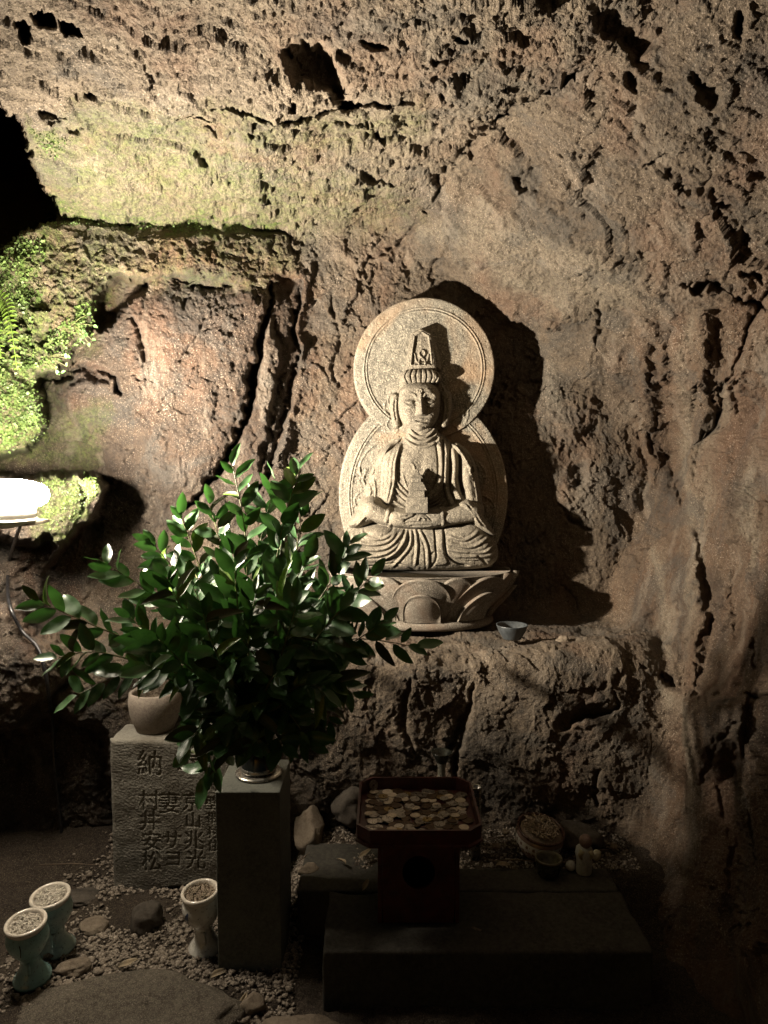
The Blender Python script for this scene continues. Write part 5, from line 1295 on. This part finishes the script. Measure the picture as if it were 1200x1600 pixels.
# ------------------------------------------------------------------ the bouquet of evergreen branches
m, nt, ns, lk, b = mat_new('glossy_leaf'); MAT_LEAF = m
c = obj_coord(nt); f1, r1 = noise_fac(nt, 9, 3, .6, .35, .65, c); oi = N(nt, 'ShaderNodeObjectInfo')
col = mix(nt, oi.outputs['Random'], (.018, .056, .018), (.040, .110, .030)); col = mix(nt, mathn(nt, 'MULTIPLY', f1, .5), col, (.055, .130, .035))
lk.new(col, b.inputs['Base Color']); b.inputs['Roughness'].default_value = .43; b.inputs['Specular IOR Level'].default_value = .5
b.inputs['Coat Weight'].default_value = .06; b.inputs['Coat Roughness'].default_value = .18
tr = N(nt, 'ShaderNodeBsdfTranslucent'); lk.new(mix(nt, .5, col, (.06, .20, .02)), tr.inputs[0]); ms = N(nt, 'ShaderNodeMixShader'); ms.inputs[0].default_value = .12
lk.new(b.outputs[0], ms.inputs[1]); lk.new(tr.outputs[0], ms.inputs[2]); lk.new(ms.outputs[0], ns['Material Output'].inputs[0])
n2, h2 = noise_fac(nt, 160, 3, .6, .3, .7, c); bump(nt, b, h2, .25, .0006)
MAT_STEM = plain_mat('green_stem', (.16, .19, .06), .5, 0, .2, 60, dark=(.09, .08, .035))
LEAFM = []
for k, (w_, cu, fo) in enumerate(((.46, .10, .22), (.50, .20, .3), (.44, -.08, .2), (.48, .30, .4), (.52, .05, .15), (.45, .16, .45))):
    v, f = leaf_np(1.0, w_, cu, fo, 10, 2); me = bpy.data.meshes.new('leaf_blade'); me.from_pydata([tuple(p) for p in v], [], f); me.update(); me.materials.append(MAT_LEAF); me.shade_smooth(); LEAFM.append(me)
MAT_YOUNG = plain_mat('young_leaf', (.16, .26, .045), .40, 0, .25, 14, dark=(.07, .13, .02)); MAT_WORN = plain_mat('worn_leaf', (.075, .085, .025), .55, 0, .3, 40, dark=(.02, .035, .012))
for mt_ in (MAT_YOUNG, MAT_WORN):
    for (w_, cu, fo) in ((.40, .42, .6), (.46, -.22, .35), (.36, .65, .9)):
        v, f = leaf_np(1.0, w_, cu, fo, 10, 2); me = bpy.data.meshes.new('leaf_blade'); me.from_pydata([tuple(p) for p in v], [], f); me.update(); me.materials.append(mt_); me.shade_smooth(); LEAFM.append(me)
bq = empty('leafy_branches', tuple(PC+Vector((0, 0, .2))), 'big spray of glossy dark green evergreen branches in the dark vase', 'branches')
leaves_out = []
rb = random.Random(5)
V0 = PC+Vector((0, 0, .20))
CTR = P(385, 985, 2.12)
def branch(pts, nleaf, lsize=.088, start=.35, droop=0.0, thick=.0034):
    w_ = [V0+Vector((rb.uniform(-.02, .02), rb.uniform(-.02, .02), 0))]+[P(*p) for p in pts]
    sp_ = [Vector(p) for p in spline([tuple(q) for q in w_], False, 8)]
    n_ = len(sp_); st = tube('branch', sp_, [thick*(1-.65*i/(n_-1)) for i in range(n_)], MAT_STEM, bq, 7)
    ph = rb.uniform(0, 6)
    for k in range(nleaf):
        s_ = start+(1-start)*(k+.5)/nleaf if k < nleaf-1 else 1.0
        x_ = s_*(n_-1); i = min(int(x_), n_-2); p_ = sp_[i].lerp(sp_[i+1], x_-i); d_ = (sp_[min(i+1, n_-1)]-sp_[max(i-1, 0)]).normalized()
        out = (p_-CTR); out = out.normalized() if out.length > 1e-3 else Vector((0, -1, 0))
        side = d_.cross(Vector((rb.uniform(-.4, .4), -.8, .6)).normalized()).normalized()
        side = side*(1 if k % 2 else -1)+Vector((rb.gauss(0, .35), rb.gauss(0, .35), rb.gauss(0, .25)))
        ax = (d_*(.75 if k < nleaf-1 else 2.5)+side*.95+out*.25+Vector((0, 0, .10-droop))).normalized()
        nrm = (Vector((rb.gauss(-.15, .5), rb.gauss(-.85, .4), rb.gauss(.6, .4)))).normalized()
        y_ = nrm.cross(ax).normalized(); z_ = ax.cross(y_).normalized()
        L_ = lsize*rb.uniform(.68, 1.15)*(1 if s_ < .9 else .85)
        # petiole offset
        M_ = Matrix.Translation(p_+ax*.004) @ Matrix((ax, y_, z_)).transposed().to_4x4() @ Matrix.Scale(L_, 4)
        leaves_out.append((M_, rb.randrange(6) if rb.random() < .89 else rb.randrange(6, 12), st))
    return st
B = [
 ([(300, 1040, 2.10), (165, 985, 2.02), (62, 940, 1.98)], 13, .088, .30), ([(290, 1060, 2.08), (160, 1020, 1.98), (92, 1028, 1.95)], 13, .086, .32), ([(320, 1085, 2.05), (220, 1050, 1.95), (122, 1085, 1.92)], 12, .09, .30),
 ([(330, 1010, 2.14), (240, 930, 2.10), (162, 878, 2.08)], 12, .088, .34), ([(340, 1000, 2.16), (280, 900, 2.14), (238, 850, 2.12)], 11, .084, .36), ([(350, 1000, 2.2), (310, 880, 2.2), (282, 806, 2.2)], 13, .078, .34),
 ([(355, 1000, 2.18), (345, 860, 2.17), (328, 790, 2.17)], 13, .075, .34), ([(385, 1000, 2.14), (385, 850, 2.10), (364, 730, 2.10)], 13, .088, .38), ([(420, 1000, 2.14), (436, 850, 2.10), (468, 734, 2.10)], 13, .092, .38),
 ([(400, 1000, 2.18), (405, 860, 2.18), (432, 752, 2.16)], 12, .085, .34), ([(430, 1000, 2.16), (460, 880, 2.14), (472, 782, 2.12)], 12, .082, .34), ([(440, 1020, 2.14), (510, 920, 2.10), (545, 852, 2.06)], 13, .084, .3),
 ([(450, 1030, 2.12), (530, 950, 2.06), (580, 902, 2.02)], 12, .086, .3), ([(450, 1050, 2.12), (540, 1000, 2.05), (648, 1010, 2.02)], 12, .088, .3), ([(450, 1050, 2.10), (540, 1010, 2.04), (598, 972, 2.02)], 12, .082, .3),
 ([(450, 1080, 2.12), (510, 1060, 2.06), (548, 1082, 2.04)], 12, .084, .25), ([(440, 1090, 2.15), (490, 1090, 2.12), (515, 1125, 2.10)], 10, .084, .25), ([(420, 1090, 2.08), (440, 1100, 2.0), (470, 1140, 1.98)], 9, .084, .25),
 ([(360, 1110, 2.08), (320, 1120, 2.0), (300, 1170, 1.98)], 9, .082, .28), ([(380, 1100, 2.02), (345, 1120, 1.96), (325, 1188, 1.99)], 9, .08, .3),
 ([(360, 1060, 2.02), (330, 1000, 1.92), (318, 960, 1.88)], 12, .088, .2), ([(390, 1050, 2.0), (390, 980, 1.88), (400, 930, 1.86)], 12, .088, .2), ([(430, 1050, 2.0), (450, 990, 1.90), (462, 950, 1.88)], 12, .088, .2),
 ([(350, 1050, 2.04), (290, 960, 1.95), (262, 905, 1.95)], 12, .088, .2), ([(380, 1040, 2.04), (370, 930, 1.96), (365, 868, 1.97)], 12, .086, .2), ([(420, 1040, 2.05), (450, 930, 1.98), (480, 878, 1.98)], 12, .086, .2),
 ([(450, 1060, 2.03), (500, 990, 1.95), (530, 955, 1.93)], 12, .088, .2), ([(410, 1090, 2.0), (425, 1060, 1.90), (440, 1050, 1.86)], 9, .088, .2), ([(370, 1090, 2.0), (350, 1070, 1.90), (340, 1070, 1.86)], 9, .09, .2),
 ([(440, 1090, 2.02), (470, 1070, 1.93), (500, 1075, 1.91)], 10, .086, .2), ([(330, 1070, 2.03), (280, 1030, 1.92), (250, 1000, 1.88)], 12, .088, .2), ([(320, 1070, 2.04), (250, 1010, 1.97), (205, 965, 1.96)], 12, .086, .22),
 ([(330, 1070, 2.04), (270, 1050, 1.94), (232, 1040, 1.92)], 11, .086, .22), ([(400, 1010, 2.2), (420, 900, 2.24), (440, 850, 2.24)], 11, .08, .25), ([(440, 1030, 2.2), (490, 960, 2.24), (520, 900, 2.22)], 11, .08, .25),
 ([(340, 1040, 2.2), (290, 960, 2.24), (250, 930, 2.24)], 11, .08, .25), ([(400, 1060, 2.1), (400, 1030, 1.96), (380, 1000, 1.90)], 10, .085, .2), ([(390, 1100, 1.98), (395, 1110, 1.93), (400, 1130, 1.92)], 8, .085, .2),
]
for p_, nl, ls, stt in B: branch(p_, int(nl*1.6), ls*.97, stt)
for k in range(46):      # inner twigs that fill the heart of the spray
    a_ = rb.uniform(0, 6.28); q_ = math.sqrt(rb.uniform(0, 1)); px = 378+q_*158*math.cos(a_); py = 1005+q_*125*math.sin(a_)
    yy = rb.uniform(1.90, 2.36); branch([((px+395)/2, (py+1080)/2+10, 2.08), (px, py, yy)], 13, .096, .3)
for px, py, yy in ((300, 1150, 1.94), (350, 1160, 1.95), (395, 1165, 1.93), (440, 1165, 1.95), (480, 1160, 2.0), (455, 1120, 1.9), (370, 1130, 1.88), (320, 1210, 2.02)):
    branch([((px+398)/2, (py+1060)/2+10, 2.06), (px, py, yy)], 13, .094, .3)
def depthkey(t_): return t_[0].translation.y
order = sorted(range(len(leaves_out)), key=lambda i: depthkey(leaves_out[i]))
for rank, i in enumerate(order):
    M_, mi, st = leaves_out[i]
    if rank < 298:
        o = bpy.data.objects.new('leaf', LEAFM[mi]); COL.objects.link(o); o.parent = st; o.matrix_parent_inverse = Matrix.Identity(4); o.matrix_basis = M_
rest = order[298:]
vv, ff = [], []
for i in rest:
    M_, mi, st = leaves_out[i]; me = LEAFM[mi]; a_ = np.array([v.co[:] for v in me.vertices]); mm = np.array(M_); q_ = a_ @ mm[:3, :3].T+mm[:3, 3]
    o_ = sum(len(x) for x in vv); vv.append(q_); ff += [[k+o_ for k in p.vertices] for p in me.polygons]
me = bpy.data.meshes.new('far_leaves'); me.from_pydata([tuple(p) for p in np.concatenate(vv)], [], ff); me.update(); me.materials.append(MAT_LEAF); me.materials.append(MAT_YOUNG); me.materials.append(MAT_WORN); me.polygons.foreach_set('material_index', np.repeat([0 if leaves_out[i][1] < 6 else 1 if leaves_out[i][1] < 9 else 2 for i in rest], len(LEAFM[0].polygons)).astype(np.int32)); o = link('far_leaves', me, MAT_LEAF, bq); o['kind'] = 'stuff'

# ------------------------------------------------------------------ moss, creeping plants and the fern on the near wall
MAT_MOSS = plain_mat('moss_leaf', (.13, .21, .045), .6, 0, .25, 12, dark=(.045, .075, .02)); MAT_FERN = plain_mat('fern_leaf', (.20, .34, .05), .5, 0, .2, 30)
mr = np.random.default_rng(3)
def creeping(name, regions, n_, size, label, cat, mat, lift=.004):
    vs, fs = [], []
    tmpl = np.array([(0, 0, 0), (.45, .42, .12), (1, 0, .0), (.45, -.42, .12), (.5, 0, .02)])
    for pts, dens in regions:
        x0 = min(p[0] for p in pts); x1 = max(p[0] for p in pts); y0 = min(p[1] for p in pts); y1 = max(p[1] for p in pts)
        for _ in range(int(n_*dens)):
            px, py = mr.uniform(x0, x1), mr.uniform(y0, y1)
            if not bool(inside(np.array([px]), np.array([py]), pts)[0]): continue
            p_, nn = cave_at(px, py)
            if mr.uniform() > sstep(-.35, .25, float(perlin(np.array([p_.x*14]), np.array([p_.y*14]), np.array([p_.z*14]))[0])) + .15: continue
            nrm = np.array([nn.x*.4, -.8, .3+nn.z*.2])+mr.normal(size=3)*.45; nrm /= np.linalg.norm(nrm)
            a_ = np.cross(nrm, mr.normal(size=3)); a_ /= np.linalg.norm(a_); b_ = np.cross(nrm, a_)
            s_ = size*mr.uniform(.5, 1.4); o_ = len(vs)
            base = np.array(p_)+nrm*mr.uniform(0, lift*2.5)
            for q_ in tmpl: vs.append(tuple(base+s_*(a_*q_[0]+b_*q_[1]+nrm*q_[2])))
            fs += [(o_, o_+1, o_+4), (o_+1, o_+2, o_+4), (o_+2, o_+3, o_+4), (o_+3, o_, o_+4)]
    me = bpy.data.meshes.new(name); me.from_pydata(vs, [], fs); me.update(); return tag(link(name, me, mat), label, cat, kind='stuff')
creeping('creeping_plants', [([(-120, 560), (40, 560), (60, 600), (70, 650), (20, 700), (-120, 730)], 2.0), ([(-120, 380), (70, 365), (70, 430), (50, 520), (60, 575), (-120, 600)], 2.2), ([(70, 520), (110, 500), (150, 470), (140, 530), (100, 568), (60, 585)], .45), ([(120, 480), (148, 470), (146, 530), (124, 520)], .25)],
         3600, .0105, 'bright creeping leafy plants covering the near rock above the lantern', 'creeping plants', MAT_MOSS)
creeping('moss', [([(60, 752), (120, 745), (150, 770), (110, 825), (60, 832)], .8), ([(128, 738), (150, 750), (146, 775), (132, 770)], .5), ([(40, 640), (82, 650), (60, 690), (30, 690)], .7), ([(60, 325), (200, 342), (420, 350), (400, 358), (80, 356)], 1.2), ([(50, 200), (110, 215), (90, 250), (60, 240)], .5)],
         1800, .0065, 'low green moss cushions on the outcrop and along the ceiling edge', 'moss', MAT_MOSS, .003)
def fern(pts, yd, n_, lw, label, seed):
    sp_ = [P(px, py, yy) for px, py, yy in pts]; q_ = [Vector(p) for p in spline([tuple(p) for p in sp_], False, 8)]
    fr = empty('fern_frond', tuple(q_[0]), label, 'fern', 'fern fronds on the near wall'); tube('midrib', q_, .0012, MAT_FERN, fr, 5)
    for k in range(n_):
        s_ = .12+.86*k/(n_-1); x_ = s_*(len(q_)-1); i = min(int(x_), len(q_)-2); p_ = q_[i].lerp(q_[i+1], x_-i); d_ = (q_[i+1]-q_[i]).normalized()
        for sd in (-1, 1):
            ax = (d_.cross(Vector((0, -1, 0))).normalized()*sd+d_*.35+Vector((0, -.1, 0))).normalized(); L_ = lw*(.25+.75*math.sin(math.pi*min(1, (1-s_)*.62+.08)))
            v, f = leaf_np(L_, L_*.32, .12, .2, 5, 1); y_ = Vector((0, -1, .2)).cross(ax).normalized(); z_ = ax.cross(y_).normalized()
            M_ = Matrix.Translation(p_) @ Matrix((ax, y_, z_)).transposed().to_4x4()
            me = bpy.data.meshes.new('leaflet'); me.from_pydata([tuple(M_ @ Vector(p)) for p in v], [], f); me.update(); link('leaflet', me, MAT_FERN, fr)
fern([(-14, 455, 2.66), (8, 472, 2.60), (17, 510, 2.56), (27, 578, 2.56)], 0, 17, .030, 'long yellow green fern frond hanging against the bright near wall', 1)
fern([(-30, 470, 2.66), (-8, 500, 2.60), (2, 560, 2.58)], 0, 11, .026, 'shorter fern frond partly cut off beside the long one', 2)
MAT_SPRIG = plain_mat('sprig_leaf', (.18, .36, .12), .5, 0, .2, 30)
for k, (px, py, n_, lb_) in enumerate(((134, 512, 9, 'tiny leafy sprig growing from the edge of the near rock'), (92, 560, 7, 'small pointed-leaf sprig low on the edge of the near rock'))):
    p0 = cave_at(px-14, py)[0]; p0.y -= .02; sg = empty('leafy_sprig', tuple(p0), lb_, 'sprig', None)
    for j in range(n_):
        tp = P(px+random.uniform(-12, 12), py+random.uniform(-26, 26), p0.y-.02); tube('stalk', [p0, (p0+tp)/2+Vector((0, -.006, .004)), tp], .0008, MAT_STEM, sg, 5)
        v, f = leaf_np(.020, .013, .1, .3, 5, 1); ax = Vector((random.uniform(-.2, 1), -.3, random.uniform(-.8, .6))).normalized(); y_ = Vector((0, -1, .3)).cross(ax).normalized(); z_ = ax.cross(y_).normalized()
        M_ = Matrix.Translation(tp) @ Matrix((ax, y_, z_)).transposed().to_4x4(); me = bpy.data.meshes.new('leaflet'); me.from_pydata([tuple(M_ @ Vector(p)) for p in v], [], f); me.update(); link('leaflet', me, MAT_SPRIG, sg)
